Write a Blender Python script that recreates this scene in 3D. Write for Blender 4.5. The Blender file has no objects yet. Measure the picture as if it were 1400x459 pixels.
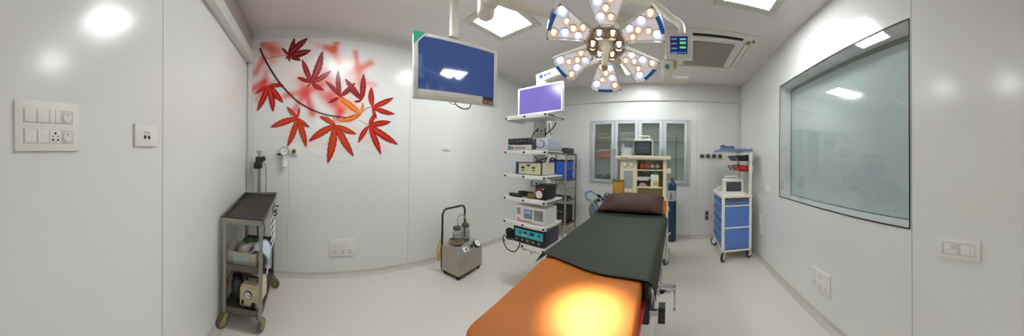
import bpy, bmesh, math, random
from mathutils import Vector, Matrix, Euler
random.seed(7)
SC = bpy.context.scene
COL = SC.collection
PI = math.pi

# ------------------------------------------------------------------ materials
def lin(c):
    c = c / 255.0
    return c / 12.92 if c <= 0.04045 else ((c + 0.055) / 1.055) ** 2.4

def rgb(r, g, b, gain=1.0):
    return (min(lin(r) * gain, .95), min(lin(g) * gain, .95), min(lin(b) * gain, .95), 1.0)

MATS = {}
def mat(name, c, rough=.5, metal=0.0, spec=.5, var=.04, scale=12.0, bump=0.0, emit=0.0, ecol=None, coat=0.0, gain=1.0, bscale=None):
    """Principled material whose base colour is varied by a noise texture."""
    if name in MATS: return MATS[name]
    m = bpy.data.materials.new(name); m.use_nodes = True
    nt = m.node_tree; b = nt.nodes['Principled BSDF']
    col = rgb(*c, gain)
    tc = nt.nodes.new('ShaderNodeTexCoord')
    nz = nt.nodes.new('ShaderNodeTexNoise'); nz.inputs['Scale'].default_value = scale; nz.inputs['Detail'].default_value = 3
    nt.links.new(tc.outputs['Object'], nz.inputs['Vector'])
    rp = nt.nodes.new('ShaderNodeValToRGB')
    rp.color_ramp.elements[0].position = .3; rp.color_ramp.elements[1].position = .7
    rp.color_ramp.elements[0].color = tuple(v * (1 - var) for v in col[:3]) + (1,)
    rp.color_ramp.elements[1].color = tuple(min(v * (1 + var), 1) for v in col[:3]) + (1,)
    nt.links.new(nz.outputs['Fac'], rp.inputs['Fac'])
    nt.links.new(rp.outputs['Color'], b.inputs['Base Color'])
    b.inputs['Roughness'].default_value = rough
    b.inputs['Metallic'].default_value = metal
    b.inputs['Specular IOR Level'].default_value = spec
    b.inputs['Coat Weight'].default_value = coat
    b.inputs['Coat Roughness'].default_value = .05
    if emit:
        b.inputs['Emission Strength'].default_value = emit
        b.inputs['Emission Color'].default_value = rgb(*(ecol or c))
    if bump:
        bp = nt.nodes.new('ShaderNodeBump'); bp.inputs['Strength'].default_value = bump; bp.inputs['Distance'].default_value = .01
        n2 = nz
        if bscale:
            n2 = nt.nodes.new('ShaderNodeTexNoise'); n2.inputs['Scale'].default_value = bscale; n2.inputs['Detail'].default_value = 2
            nt.links.new(tc.outputs['Object'], n2.inputs['Vector'])
        nt.links.new(n2.outputs['Fac'], bp.inputs['Height']); nt.links.new(bp.outputs['Normal'], b.inputs['Normal'])
    MATS[name] = m
    return m

def glass(name, tint=(235, 245, 240), clear=.9, rough=.02, ior=1.45):
    """Thin pane: transparent mixed with a fresnel gloss."""
    if name in MATS: return MATS[name]
    m = bpy.data.materials.new(name); m.use_nodes = True
    nt = m.node_tree; nt.nodes.clear()
    out = nt.nodes.new('ShaderNodeOutputMaterial')
    tr = nt.nodes.new('ShaderNodeBsdfTransparent'); tr.inputs['Color'].default_value = rgb(*tint)
    gl = nt.nodes.new('ShaderNodeBsdfGlossy'); gl.inputs['Roughness'].default_value = rough
    df = nt.nodes.new('ShaderNodeBsdfDiffuse'); df.inputs['Color'].default_value = rgb(*tint)
    lw = nt.nodes.new('ShaderNodeLayerWeight'); lw.inputs['Blend'].default_value = .5
    pw = nt.nodes.new('ShaderNodeMath'); pw.operation = 'POWER'; pw.inputs[1].default_value = 4.0; nt.links.new(lw.outputs['Facing'], pw.inputs[0])
    fr = nt.nodes.new('ShaderNodeMath'); fr.operation = 'MULTIPLY_ADD'; fr.inputs[1].default_value = .9; fr.inputs[2].default_value = .05; nt.links.new(pw.outputs[0], fr.inputs[0])
    m1 = nt.nodes.new('ShaderNodeMixShader'); m1.inputs[0].default_value = 1 - clear
    m2 = nt.nodes.new('ShaderNodeMixShader')
    nt.links.new(tr.outputs[0], m1.inputs[1]); nt.links.new(df.outputs[0], m1.inputs[2])
    nt.links.new(fr.outputs[0], m2.inputs[0]); nt.links.new(m1.outputs[0], m2.inputs[1]); nt.links.new(gl.outputs[0], m2.inputs[2])
    nt.links.new(m2.outputs[0], out.inputs['Surface'])
    MATS[name] = m
    return m

def emis(name, c, s):
    if name in MATS: return MATS[name]
    m = bpy.data.materials.new(name); m.use_nodes = True
    nt = m.node_tree; nt.nodes.clear()
    out = nt.nodes.new('ShaderNodeOutputMaterial'); e = nt.nodes.new('ShaderNodeEmission')
    e.inputs['Color'].default_value = rgb(*c); e.inputs['Strength'].default_value = s
    nt.links.new(e.outputs[0], out.inputs['Surface'])
    MATS[name] = m
    return m

# ------------------------------------------------------------------ mesh builder
class MB:
    def __init__(s):
        s.v, s.f, s.mi, s.k = [], [], [], 0
    def use(s, k): s.k = k; return s
    def add(s, vs, fs):
        b = len(s.v); s.v += [tuple(v) for v in vs]
        for f in fs: s.f.append(tuple(b + i for i in f)); s.mi.append(s.k)
        return s
    def box(s, x0, x1, y0, y1, z0, z1, bev=0.0, seg=2, M=None):
        bm = bmesh.new(); bmesh.ops.create_cube(bm, size=1)
        for v in bm.verts:
            v.co = Vector(((x0 + x1) / 2 + v.co.x * (x1 - x0), (y0 + y1) / 2 + v.co.y * (y1 - y0), (z0 + z1) / 2 + v.co.z * (z1 - z0)))
        if bev:
            bev = min(bev, .49 * min(abs(x1 - x0), abs(y1 - y0), abs(z1 - z0)))
            bmesh.ops.bevel(bm, geom=bm.edges[:] , offset=bev, segments=seg, profile=.6, affect='EDGES')
        s.addbm(bm, M); return s
    def addbm(s, bm, M=None):
        bm.verts.index_update()
        vs = [(M @ v.co if M else v.co.copy()) for v in bm.verts]
        s.add(vs, [[v.index for v in f.verts] for f in bm.faces]); bm.free()
    def cyl(s, p0, p1, r, r1=None, n=16, cap=True):
        p0, p1 = Vector(p0), Vector(p1); r1 = r if r1 is None else r1
        d = (p1 - p0).normalized(); u = d.orthogonal().normalized(); w = d.cross(u)
        vs, fs = [], []
        for p, q in ((p0, r), (p1, r1)):
            for i in range(n):
                a = 2 * PI * i / n; vs.append(p + (u * math.cos(a) + w * math.sin(a)) * q)
        for i in range(n): j = (i + 1) % n; fs.append((i, j, n + j, n + i))
        if cap: fs.append(tuple(range(n))[::-1]); fs.append(tuple(range(n, 2 * n)))
        return s.add(vs, fs)
    def tube(s, pts, r, n=8, closed=False, smooth=0):
        P = [Vector(p) for p in pts]
        if smooth: P = spline(P, smooth, closed)
        N = len(P); vs, fs = [], []
        if isinstance(r, (list, tuple)):
            rr = []
            for k in range(N):
                q = k * (len(r) - 1) / (N - 1); i0 = min(int(q), len(r) - 2); rr.append(r[i0] + (r[i0 + 1] - r[i0]) * (q - i0))
        else: rr = [r] * N
        t0 = (P[1] - P[0]).normalized(); u = t0.orthogonal().normalized()
        for k in range(N):
            if closed: t = (P[(k + 1) % N] - P[k - 1]).normalized()
            else: t = (P[min(k + 1, N - 1)] - P[max(k - 1, 0)]).normalized()
            u = (u - t * u.dot(t)); u = u.normalized() if u.length > 1e-6 else t.orthogonal().normalized()
            w = t.cross(u)
            for i in range(n):
                a = 2 * PI * i / n; vs.append(P[k] + (u * math.cos(a) + w * math.sin(a)) * rr[k])
        for k in range(N if closed else N - 1):
            for i in range(n):
                j = (i + 1) % n; a, b = k * n, ((k + 1) % N) * n
                fs.append((a + i, a + j, b + j, b + i))
        if not closed: fs.append(tuple(range(n))[::-1]); fs.append(tuple(range((N - 1) * n, N * n)))
        return s.add(vs, fs)
    def lathe(s, prof, o=(0, 0, 0), n=20, M=None):
        vs, fs = [], []; o = Vector(o)
        for r, z in prof:
            for i in range(n):
                a = 2 * PI * i / n; p = Vector((r * math.cos(a), r * math.sin(a), z))
                vs.append((M @ p if M else p) + o)
        for k in range(len(prof) - 1):
            for i in range(n): j = (i + 1) % n; fs.append((k * n + i, k * n + j, (k + 1) * n + j, (k + 1) * n + i))
        return s.add(vs, fs)
    def ell(s, c, r, n=14, m=8, M=None):
        return s.lathe([(math.sin(PI * k / m) * 1.0 + (1e-6), -math.cos(PI * k / m)) for k in range(m + 1)], c, n,
                       (M if M else Matrix.Identity(3)) @ Matrix.Diagonal(Vector(r)))
    def prism(s, pts, d, M=None):
        """closed outline (3D points) extruded by vector d"""
        P = [Vector(p) for p in pts]; d = Vector(d); n = len(P)
        vs = P + [p + d for p in P]
        if M: vs = [M @ v for v in vs]
        fs = [tuple(range(n))[::-1], tuple(range(n, 2 * n))] + [(i, (i + 1) % n, n + (i + 1) % n, n + i) for i in range(n)]
        return s.add(vs, fs)
    def quad(s, a, b, c, d): return s.add([a, b, c, d], [(0, 1, 2, 3)])
    def build(s, name, mats, parent=None, smooth=38, loc=None):
        me = bpy.data.meshes.new(name)
        me.from_pydata([tuple(v) for v in s.v], [], s.f)
        for m in (mats if isinstance(mats, (list, tuple)) else [mats]): me.materials.append(m)
        for p, k in zip(me.polygons, s.mi): p.material_index = k
        bm = bmesh.new(); bm.from_mesh(me); bmesh.ops.recalc_face_normals(bm, faces=bm.faces[:]); bm.to_mesh(me); bm.free()
        if smooth:
            me.polygons.foreach_set('use_smooth', [True] * len(me.polygons))
            me.set_sharp_from_angle(angle=math.radians(smooth))
        me.update()
        o = bpy.data.objects.new(name, me); COL.objects.link(o)
        if parent: o.parent = parent
        if loc: o.location = loc
        return o

def spline(P, k, closed=False):
    out = []; N = len(P)
    rng = range(N) if closed else range(N - 1)
    for i in rng:
        p0 = P[i - 1] if (closed or i > 0) else P[i]
        p1, p2 = P[i], P[(i + 1) % N]
        p3 = P[(i + 2) % N] if (closed or i + 2 < N) else P[min(i + 1, N - 1)]
        for j in range(k):
            t = j / k
            out.append(.5 * ((2 * p1) + (p2 - p0) * t + (2 * p0 - 5 * p1 + 4 * p2 - p3) * t * t + (3 * p1 - p0 - 3 * p2 + p3) * t ** 3))
    if not closed: out.append(P[-1])
    return out

def tag(o, label, cat, group=None, kind=None):
    o['label'] = label; o['category'] = cat
    if group: o['group'] = group
    if kind: o['kind'] = kind
    return o

def thing(name, label, cat, loc=(0, 0, 0), rotz=0, group=None, kind=None):
    o = bpy.data.objects.new(name, None); COL.objects.link(o); o.empty_display_size = .1
    o.location = loc; o.rotation_euler = (0, 0, rotz)
    return tag(o, label, cat, group, kind)

def struct(name, mb, m, label, cat, **k):
    return tag(mb.build(name, m, **k), label, cat, kind='structure')

def copy_tree(o, parent=None):
    c = o.copy(); COL.objects.link(c)
    if parent: c.parent = parent
    for ch in o.children: copy_tree(ch, c)
    return c

# ------------------------------------------------------------------ palette
white_pl = mat('white_plastic', (232, 230, 224), .35, var=.02)
cream_pl = mat('cream_enamel', (228, 220, 196), .4, var=.03)
offwhite = mat('off_white_enamel', (225, 224, 216), .3, var=.02)
steel = mat('brushed_steel', (170, 166, 158), .32, metal=1.0, var=.1, scale=40)
chrome = mat('chrome', (205, 205, 205), .12, metal=1.0, var=.03)
dsteel = mat('worn_steel', (120, 112, 102), .42, metal=.85, var=.15, scale=30)
black_pl = mat('black_plastic', (26, 26, 28), .45, var=.1)
dark_gr = mat('dark_grey_plastic', (62, 62, 64), .5, var=.08)
rubber = mat('black_rubber', (30, 29, 30), .7, var=.1)
grey_pl = mat('grey_plastic', (150, 150, 150), .45, var=.04)
slot_m = mat('dark_slot', (30, 28, 26), .7, var=.1)
brass = mat('brass', (170, 130, 60), .35, metal=.9, var=.1)
blue_pl = mat('blue_plastic', (40, 80, 170), .4, var=.06)
red_pl = mat('red_plastic', (200, 40, 36), .45, var=.05)
yel_pl = mat('yellow_plastic', (222, 190, 60), .45, var=.05)
org_pl = mat('orange_plastic', (232, 110, 40), .45, var=.05)
green_pl = mat('green_plastic', (40, 140, 110), .45, var=.05)
teal = mat('teal_panel', (52, 158, 150), .4, var=.05)

# ------------------------------------------------------------------ the room
XB, XD, YC, YA, ZC = -2.65, 1.247, 4.24, -.70, 2.80
GAIN = 1.0
wall_m = mat('glossy_wall_panel', (228, 228, 226), .2, var=.012, scale=1.5, spec=.5, bump=.02, bscale=3)
ceil_m = mat('ceiling_paint', (224, 219, 219), .55, var=.015, scale=3)
floor_m = mat('speckled_vinyl_floor', (216, 209, 199), .3, var=.05, scale=90, spec=.35)
base_m = mat('vinyl_coving', (192, 187, 176), .4, var=.04, scale=20)
joint_m = mat('panel_joint', (170, 170, 168), .4, var=.03)
soff_m = mat('bulkhead_panel', (214, 212, 210), .3, var=.015, scale=2)
cove_m = mat('shade_brown_cove', (170, 158, 152), .5, var=.02)  # shade of the gap under the ceiling put into a darker colour

struct('floor', MB().box(XB - .1, XD + .1, YA - .1, YC + .1, -.1, 0), floor_m, 'pale beige speckled vinyl floor of the operating room', 'floor')
struct('ceiling', MB().box(XB - .1, XD + .1, YA - .1, YC + .1, ZC, ZC + .1), ceil_m, 'smooth grey painted ceiling above the surgical lamp', 'ceiling')
struct('wall_left', MB().box(XB - .1, XB, YA - .1, YC + .1, 0, ZC), wall_m, 'glossy white wall carrying the red leaf mural', 'wall')
struct('wall_front', MB().box(XB, XD + .1, YA - .1, YA, 0, ZC), wall_m, 'glossy white wall with the large switch plate', 'wall')
# back wall with the cabinet opening
CX0, CX1, CZ0, CZ1 = -1.56, .285, .965, 2.125
w = MB()
w.box(XB, CX0, YC, YC + .1, 0, ZC); w.box(CX1, XD, YC, YC + .1, 0, ZC)
w.box(CX0, CX1, YC, YC + .1, 0, CZ0); w.box(CX0, CX1, YC, YC + .1, CZ1, ZC)
struct('wall_back', w, wall_m, 'glossy white wall around the built-in glass cabinet', 'wall')
# right wall with the window opening
WY0, WY1, WZ0, WZ1 = .765, 2.53, .975, 2.31
w = MB()
w.box(XD, XD + .1, YA, WY0, 0, ZC); w.box(XD, XD + .1, WY1, YC + .1, 0, ZC)
w.box(XD, XD + .1, WY0, WY1, 0, WZ0); w.box(XD, XD + .1, WY0, WY1, WZ1, ZC)
struct('wall_right', w, wall_m, 'glossy white wall around the big viewing window', 'wall')

def coving(name, a, b, nrm, up=1, r=.08, z=0.0, m=base_m, label=''):
    """quarter-round coving along a-b; nrm points into the room"""
    a, b, nrm = Vector(a), Vector(b), Vector(nrm)
    prof = [(0.0005, 0.0005)] + [(r * (1 - math.sin(t)), r * (1 - math.cos(t))) for t in [PI / 2 * i / 8 for i in range(9)]]
    # concave curve from wall (0, r) to floor (r, 0)
    prof = [(.0006, .0006)] + [(r - r * math.cos(t) + .0006, r - r * math.sin(t) + .0006) for t in [PI / 2 * i / 8 for i in range(9)]]
    vs = []
    for p in (a, b):
        for u, h in prof: vs.append(p + nrm * u + Vector((0, 0, z + up * h)))
    n = len(prof)
    fs = [(i, (i + 1) % n, n + (i + 1) % n, n + i) for i in range(n)] + [tuple(range(n)), tuple(range(n, 2 * n))[::-1]]
    return struct(name, MB().add(vs, fs), m, label, 'trim' if 'trim' in name else 'baseboard')
coving('baseboard_left', (XB, YA, 0), (XB, YC, 0), (1, 0, 0), r=.05, label='curved grey vinyl skirting under the leaf mural wall')
coving('baseboard_back', (XB + .02, YC, 0), (XD - .02, YC, 0), (0, -1, 0), r=.05, label='curved grey vinyl skirting under the cabinet wall')
coving('baseboard_right', (XD, YA, 0), (XD, YC, 0), (-1, 0, 0), r=.05, label='curved grey vinyl skirting under the window wall')
coving('baseboard_front', (XB + .02, YA, 0), (XD - .02, YA, 0), (0, 1, 0), r=.062, label='curved grey vinyl skirting under the switch plate wall')
struct('trim_1', MB().box(XB + .06, XD, YA, YA + .07, 2.44, 2.55), soff_m, 'light bulkhead band high on the switch plate wall', 'trim')
struct('trim_2', MB().box(XB, XD, YC - .035, YC, 2.485, ZC), soff_m, 'shallow bulkhead above the cabinet wall', 'trim')
coving('trim_3', (XB, YA + .06, 0), (XB, YC - .04, 0), (1, 0, 0), up=-1, r=.085, z=ZC, m=soff_m, label='curved cove where the mural wall meets the ceiling')
struct('trim_4', MB().box(XB, XB + .055, YA, YA + .055, .062, ZC - .085, .02), soff_m, 'light vertical corner cove beside the mural', 'trim')
struct('trim_5', MB().box(XB + .06, XD, YA, YA + .055, 2.55, ZC), cove_m, 'cove with painted brown grey shade under the ceiling over the switch plate wall', 'trim')
struct('trim_6', MB().box(XD - .03, XD, YC - .065, YC - .035, .075, ZC, .012), soff_m, 'slim vertical corner cove beside the blue trolley', 'trim')
jn = 7
for (x0, x1, y0, y1, z1, lb) in ((-.976, -.972, YA, YA + .0012, 2.44, 'thin vertical panel joint on the switch plate wall'),
        (XB, XB + .0012, 1.236, 1.240, 2.71, 'thin vertical panel joint behind the hanging television'),
        (XB, XB + .0012, -.216, -.213, 1.32, 'thin vertical panel joint below the gas outlet'),
        (XD - .0015, XD, .753, .7575, ZC, 'thin vertical panel joint beside the viewing window'),
        (.43, .434, YC - .0012, YC, 2.485, 'thin vertical panel joint right of the cabinet')):
    struct('trim_%d' % jn, MB().box(x0, x1, y0, y1, .08, z1), joint_m, lb, 'trim'); jn += 1

# viewing window
win = thing('window_1', 'large sealed viewing window with black gasket and frosted inner pane', 'window', (XD, (WY0 + WY1) / 2, WZ0), kind='structure')
yc = (WY0 + WY1) / 2
rev_m = mat('pale_green_reveal', (250, 255, 252), .3, var=.02)
gask_m = mat('black_gasket', (22, 24, 24), .5, var=.05)
hw, hh = (WY1 - WY0) / 2, WZ1 - WZ0
r = MB()
D = .175
r.box(.0, D, -hw, -hw + .012, 0, hh).box(.0, D, hw - .012, hw, 0, hh).box(0, D, -hw + .012, hw - .012, 0, .012).box(0, D, -hw + .012, hw - .012, hh - .012, hh)
r.build('reveal', rev_m, win)
g = MB(); t = .009
g.box(-.004, .006, -hw, -hw + t, 0, hh).box(-.004, .006, hw - t, hw, 0, hh).box(-.004, .006, -hw + t, hw - t, 0, t).box(-.004, .006, -hw + t, hw - t, hh - t, hh)
g.build('gasket', gask_m, win)
g = MB(); t = .02
g.box(D - .028, D - .002, -hw + .013, -hw + t, .013, hh - .013).box(D - .028, D - .002, hw - t, hw - .013, .013, hh - .013).box(D - .028, D - .002, -hw + t, hw - t, .013, t).box(D - .028, D - .002, -hw + t, hw - t, hh - t - .03, hh - .013)
g.build('inner_frame', mat('green_grey_frame', (120, 130, 126), .4, var=.03), win)
MB().box(0, .004, -hw + .012, hw - .012, .012, hh - .012).build('outer_pane', glass('window_glass', (250, 253, 251), .985), win, smooth=0)
frost = mat('frosted_green_glass', (202, 220, 218), .11, var=.04, scale=1.2, spec=.7)
MB().box(D - .02, D - .012, -hw + .02, hw - .02, .02, hh - .05).build('inner_pane', frost, win, smooth=0)

# ceiling light panels
lf_m = mat('light_frame_enamel', (196, 194, 186), .45, var=.02)
diff_m = emis('light_diffuser_glow', (243, 249, 255), 29.0)
lt = thing('recessed_light_panel', 'square recessed ceiling light panel between television and surgical lamp', 'ceiling light', (-1.61, 1.755, ZC))
f = MB(); a, b = .29, .212
f.box(-a, a, -a, -b, -.012, 0, .004).box(-a, a, b, a, -.012, 0, .004).box(-a, -b, -b, b, -.012, 0, .004).box(b, a, -b, b, -.012, 0, .004)
f.build('frame', lf_m, lt)
MB().box(-b, b, -b, b, -.006, -.001).build('diffuser', diff_m, lt, smooth=0)
l2 = copy_tree(lt); l2.location = (.63, 1.735, ZC); l2['label'] = 'square ceiling light panel above the viewing window wall, cut by the top edge'
l3 = copy_tree(lt); l3.location = (-.56, 3.50, ZC); l3['label'] = 'square ceiling light panel near the cabinet wall, hidden behind the surgical lamp'
l4 = copy_tree(lt); l4.location = (-1.62, .50, ZC); l4['label'] = 'square ceiling light panel above the frame, mirrored in the switch plate wall'
for l in (lt, l2, l3, l4): l['kind'] = 'thing'; l['group'] = 'square ceiling light panels'
LEAVES=[
 ('dark',[-0.234, 2.522],[([-0.308, 2.611], 0.24), ([-0.163, 2.715], 0.24), ([-0.013, 2.715], 0.22), ([0.026, 2.579], 0.26), ([-0.088, 2.463], 0.3), ([-0.262, 2.479], 0.3), ([-0.211, 2.449], 0.3)]),
 ('crimson',[0.03, 2.212],[([-0.077, 2.477], 0.19), ([0.154, 2.576], 0.19), ([-0.131, 2.271], 0.22), ([0.256, 2.354], 0.2), ([0.178, 2.13], 0.26), ([-0.022, 2.155], 0.2)]),
 ('plum',[0.363, 2.065],[([0.336, 2.369], 0.17), ([0.185, 2.239], 0.17), ([0.539, 2.238], 0.2), ([0.222, 1.987], 0.2), ([0.441, 2.004], 0.22)]),
 ('plum',[0.618, 2.04],[([0.416, 2.276], 0.2), ([0.635, 2.349], 0.2), ([0.527, 2.018], 0.25), ([0.473, 2.141], 0.2)]),
 ('red',[0.748, 1.969],[([0.731, 2.204], 0.26), ([1.009, 2.104], 0.18), ([1.032, 1.907], 0.17), ([0.804, 1.838], 0.22)]),
 ('orange',[0.613, 1.878],[([0.33, 2.066], 0.17), ([0.351, 1.782], 0.2), ([0.632, 2.016], 0.2)]),
 ('red',[0.71, 1.75],[([0.785, 1.897], 0.28), ([0.985, 1.81], 0.2), ([1.082, 1.538], 0.17), ([0.864, 1.413], 0.17), ([0.582, 1.54], 0.2)]),
 ('fire',[0.312, 1.74],[([0.132, 1.835], 0.22), ([0.011, 1.55], 0.19), ([0.231, 1.298], 0.18), ([0.53, 1.384], 0.17), ([0.559, 1.646], 0.2)]),
 ('fire',[-0.12, 1.811],[([-0.24, 1.939], 0.22), ([-0.098, 1.931], 0.2), ([-0.428, 1.709], 0.19), ([-0.232, 1.484], 0.17), ([-0.014, 1.481], 0.17), ([0.017, 1.712], 0.22)]),
 ('red',[-0.459, 2.186],[([-0.281, 2.181], 0.24), ([-0.287, 1.99], 0.22), ([-0.399, 1.883], 0.2), ([-0.589, 1.891], 0.19), ([-0.617, 2.092], 0.17)]),
]
BLUR=[
 ([-0.523, 2.651],[-0.352, 2.574],0.076,'br',0.8),
 ([-0.522, 2.5],[-0.607, 2.337],0.051,'br',0.75),
 ([-0.42, 2.61],[-0.419, 2.46],0.051,'br',0.5),
 ([-0.649, 2.153],[-0.502, 2.23],0.051,'red',0.8),
 ([-0.502, 2.23],[-0.486, 2.347],0.042,'red',0.6),
 ([-0.501, 2.213],[-0.586, 2.031],0.042,'red',0.5),
 ([-0.553, 2.165],[-0.466, 2.111],0.059,'red',0.6),
 ([0.28, 2.588],[0.196, 2.608],0.042,'br',0.8),
 ([0.28, 2.588],[0.321, 2.698],0.042,'br',0.8),
 ([0.28, 2.579],[0.35, 2.451],0.051,'br',0.7),
 ([0.096, 2.637],[0.28, 2.613],0.034,'br',0.45),
 ([0.063, 2.669],[-0.034, 2.42],0.059,'pk',0.4),
 ([0.565, 2.393],[0.536, 2.584],0.034,'br',0.8),
 ([0.565, 2.393],[0.722, 2.486],0.042,'br',0.75),
 ([0.565, 2.393],[0.602, 2.235],0.059,'br',0.7),
 ([0.602, 2.252],[0.771, 2.233],0.034,'br',0.5),
 ([0.565, 2.393],[0.47, 2.359],0.051,'br',0.6),
 ([-0.038, 2.114],[-0.263, 2.064],0.042,'red',0.8),
 ([-0.038, 2.114],[0.048, 1.866],0.051,'red',0.85),
 ([-0.038, 2.114],[0.135, 2.183],0.051,'red',0.7),
 ([-0.038, 2.114],[-0.152, 1.906],0.042,'red',0.7),
 ([-0.038, 2.114],[-0.081, 2.238],0.068,'red',0.6),
 ([0.086, 2.157],[0.193, 2.227],0.051,'red',0.5),
 ([0.374, 1.917],[0.342, 1.816],0.051,'red',0.85),
 ([0.374, 1.917],[0.254, 2.063],0.076,'red',0.75),
 ([0.407, 2.003],[0.528, 1.925],0.076,'or',0.7),
 ([0.28, 1.997],[0.153, 2.093],0.068,'red',0.6),
 ([0.192, 2.326],[0.321, 2.124],0.068,'red',0.55),
 ([0.478, 1.795],[0.629, 1.631],0.068,'pk',0.35),
 ([-0.174, 1.615],[0.036, 1.534],0.068,'pk',0.3),
 ([0.119, 1.535],[0.415, 1.456],0.076,'pk',0.3),
 ([0.674, 1.59],[0.902, 1.51],0.076,'pk',0.3),
 ([0.401, 2.421],[0.62, 2.185],0.153,'pk',0.45),
 ([-0.224, 2.363],[-0.138, 2.155],0.119,'pk',0.3),
 ([-0.386, 1.74],[-0.216, 1.656],0.076,'pk',0.25),
]
BRANCH= [[-0.562, 2.616], [-0.498, 2.482], [-0.417, 2.343], [-0.333, 2.221], [-0.209, 2.08], [-0.12, 2.001], [-0.019, 1.94], [0.106, 1.884], [0.24, 1.85], [0.435, 1.829]]
STEMS= [[[-0.498, 2.482], [-0.369, 2.512], [-0.234, 2.522]], [[0.435, 1.829], [0.538, 1.849], [0.613, 1.878]], [[0.582, 1.809], [0.653, 1.778], [0.71, 1.75]], [[0.642, 1.914], [0.694, 1.96], [0.748, 1.969]], [[0.282, 1.847], [0.3, 1.789], [0.312, 1.74]], [[-0.119, 1.931], [-0.118, 1.865], [-0.12, 1.811]], [[-0.357, 2.241], [-0.416, 2.226], [-0.459, 2.186]]]
# ------------------------------------------------------------------ mural
def attr_mat(name, rough=.25):
    m = bpy.data.materials.new(name); m.use_nodes = True
    nt = m.node_tree; b = nt.nodes['Principled BSDF']
    a = nt.nodes.new('ShaderNodeAttribute'); a.attribute_name = 'print'
    nz = nt.nodes.new('ShaderNodeTexNoise'); nz.inputs['Scale'].default_value = 60
    tc = nt.nodes.new('ShaderNodeTexCoord'); nt.links.new(tc.outputs['Object'], nz.inputs['Vector'])
    mx = nt.nodes.new('ShaderNodeMixRGB'); mx.blend_type = 'OVERLAY'; mx.inputs[0].default_value = .0
    nt.links.new(a.outputs['Color'], mx.inputs[1]); nt.links.new(nz.outputs['Fac'], mx.inputs[2])
    nt.links.new(mx.outputs[0], b.inputs['Base Color']); b.inputs['Roughness'].default_value = rough; b.inputs['Specular IOR Level'].default_value = .42
    return m
MUR = attr_mat('printed_mural', .24)
mv, mf, mc = [], [], []
WHITE = rgb(228, 228, 226)[:3]
def mixc(a, b, t): return tuple(x * (1 - t) + y * t for x, y in zip(a, b))
BC = {'br': rgb(220, 70, 40)[:3], 'red': rgb(220, 36, 28)[:3], 'pk': rgb(238, 190, 178)[:3], 'or': rgb(245, 150, 70)[:3]}
def segd(p, a, b):
    ax, ay = a; bx, by = b; dx, dy = bx - ax, by - ay
    t = max(0, min(1, ((p[0] - ax) * dx + (p[1] - ay) * dy) / max(dx * dx + dy * dy, 1e-9)))
    return math.hypot(p[0] - ax - dx * t, p[1] - ay - dy * t)
ST = .0135
y0, z0, ny, nz_ = -.655, 1.30, 134, 104
for j in range(nz_ + 1):
    for i in range(ny + 1):
        p = (y0 + i * ST, z0 + j * ST); c = WHITE
        for a, b, wd_, k, s_ in BLUR:
            d = segd(p, a, b)
            if d < wd_ * 1.75: c = mixc(c, BC[k], s_ * math.exp(-(d / wd_) ** 2))
        mv.append((XB + .003, p[0], p[1])); mc.append(c)
for j in range(nz_):
    for i in range(ny):
        yy, zz = y0 + (i + .5) * ST, z0 + (j + .5) * ST
        if yy < -.566 and zz > 2.528 or zz > 2.685 or (zz < 1.53 and yy < -.05): continue
        a = j * (ny + 1) + i
        if all(mc[q] == WHITE for q in (a, a + 1, a + ny + 2, a + ny + 1)): continue
        mf.append((a, a + 1, a + ny + 2, a + ny + 1))
LC = {'dark': ((132, 14, 18), (96, 8, 14), (220, 120, 100)), 'crimson': ((168, 18, 28), (120, 8, 18), (230, 130, 110)),
      'plum': ((160, 26, 34), (112, 12, 22), (206, 90, 76)), 'red': ((204, 24, 20), (148, 10, 12), (240, 130, 70)),
      'orange': ((244, 140, 44), (226, 88, 30), (252, 196, 96)), 'fire': ((206, 34, 20), (150, 14, 14), (250, 140, 50))}
lay = 0
for key, c0, lobes in LEAVES:
    cm, ce, cv = [rgb(*q, .92)[:3] for q in LC[key]]
    for tip, wf in lobes:
        lay += 1; X = XB + .0040 + .00012 * lay
        dx, dy = tip[0] - c0[0], tip[1] - c0[1]; L_ = math.hypot(dx, dy); nx_, ny_ = -dy / L_, dx / L_
        N = 14; b = len(mv); bend = random.uniform(-.05, .05) * L_
        for k in range(N + 1):
            t = k / N
            w_ = wf * L_ * 1.28 * (t ** .75) * ((1 - t) ** .85) * 1.30 + .0012
            bx = bend * math.sin(PI * t)
            cx, cy = c0[0] + dx * t + nx_ * bx, c0[1] + dy * t + ny_ * bx
            jag = (.10 if k % 2 else -.06) * (1 if .2 < t < .95 else 0)
            for u in (-1, -.5, -.13, -.045, .045, .13, .5, 1):
                ww = w_ * u * (1 + (jag if abs(u) == 1 else 0))
                mv.append((X, cx + nx_ * ww, cy + ny_ * ww))
                vein = abs(u) == .045
                body = mixc(cm, ce, .35 * t + .1 * math.sin(k * 2.1))
                if key in ('fire', 'orange') and abs(u) == .5: body = mixc(body, rgb(232, 100, 36)[:3], .42 * math.sin(PI * min(1, t * 1.1)))
                mc.append(mixc(body, cv, .85 * (1 - t) ** .5) if vein else (ce if abs(u) == 1 else body))
        for k in range(N):
            for i in range(7): a = b + k * 8 + i; mf.append((a, a + 1, a + 9, a + 8))
def ribbon(pts, w0, w1, c):
    global lay
    lay += 1; X = XB + .0042 + .00012 * lay
    P = spline([Vector((X, p[0], p[1])) for p in pts], 6); b = len(mv); N = len(P)
    for k, p in enumerate(P):
        t = (P[min(k + 1, N - 1)] - P[max(k - 1, 0)]).normalized(); n_ = Vector((0, -t.z, t.y)); w_ = w0 + (w1 - w0) * k / (N - 1)
        mv.append(p + n_ * w_); mv.append(p - n_ * w_); mc.extend([c, c])
    for k in range(N - 1): a = b + 2 * k; mf.append((a, a + 1, a + 3, a + 2))
ribbon(BRANCH, .011, .005, rgb(88, 40, 44)[:3])
for s_ in STEMS: ribbon(s_, .0025, .003, rgb(190, 70, 50)[:3])
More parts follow.
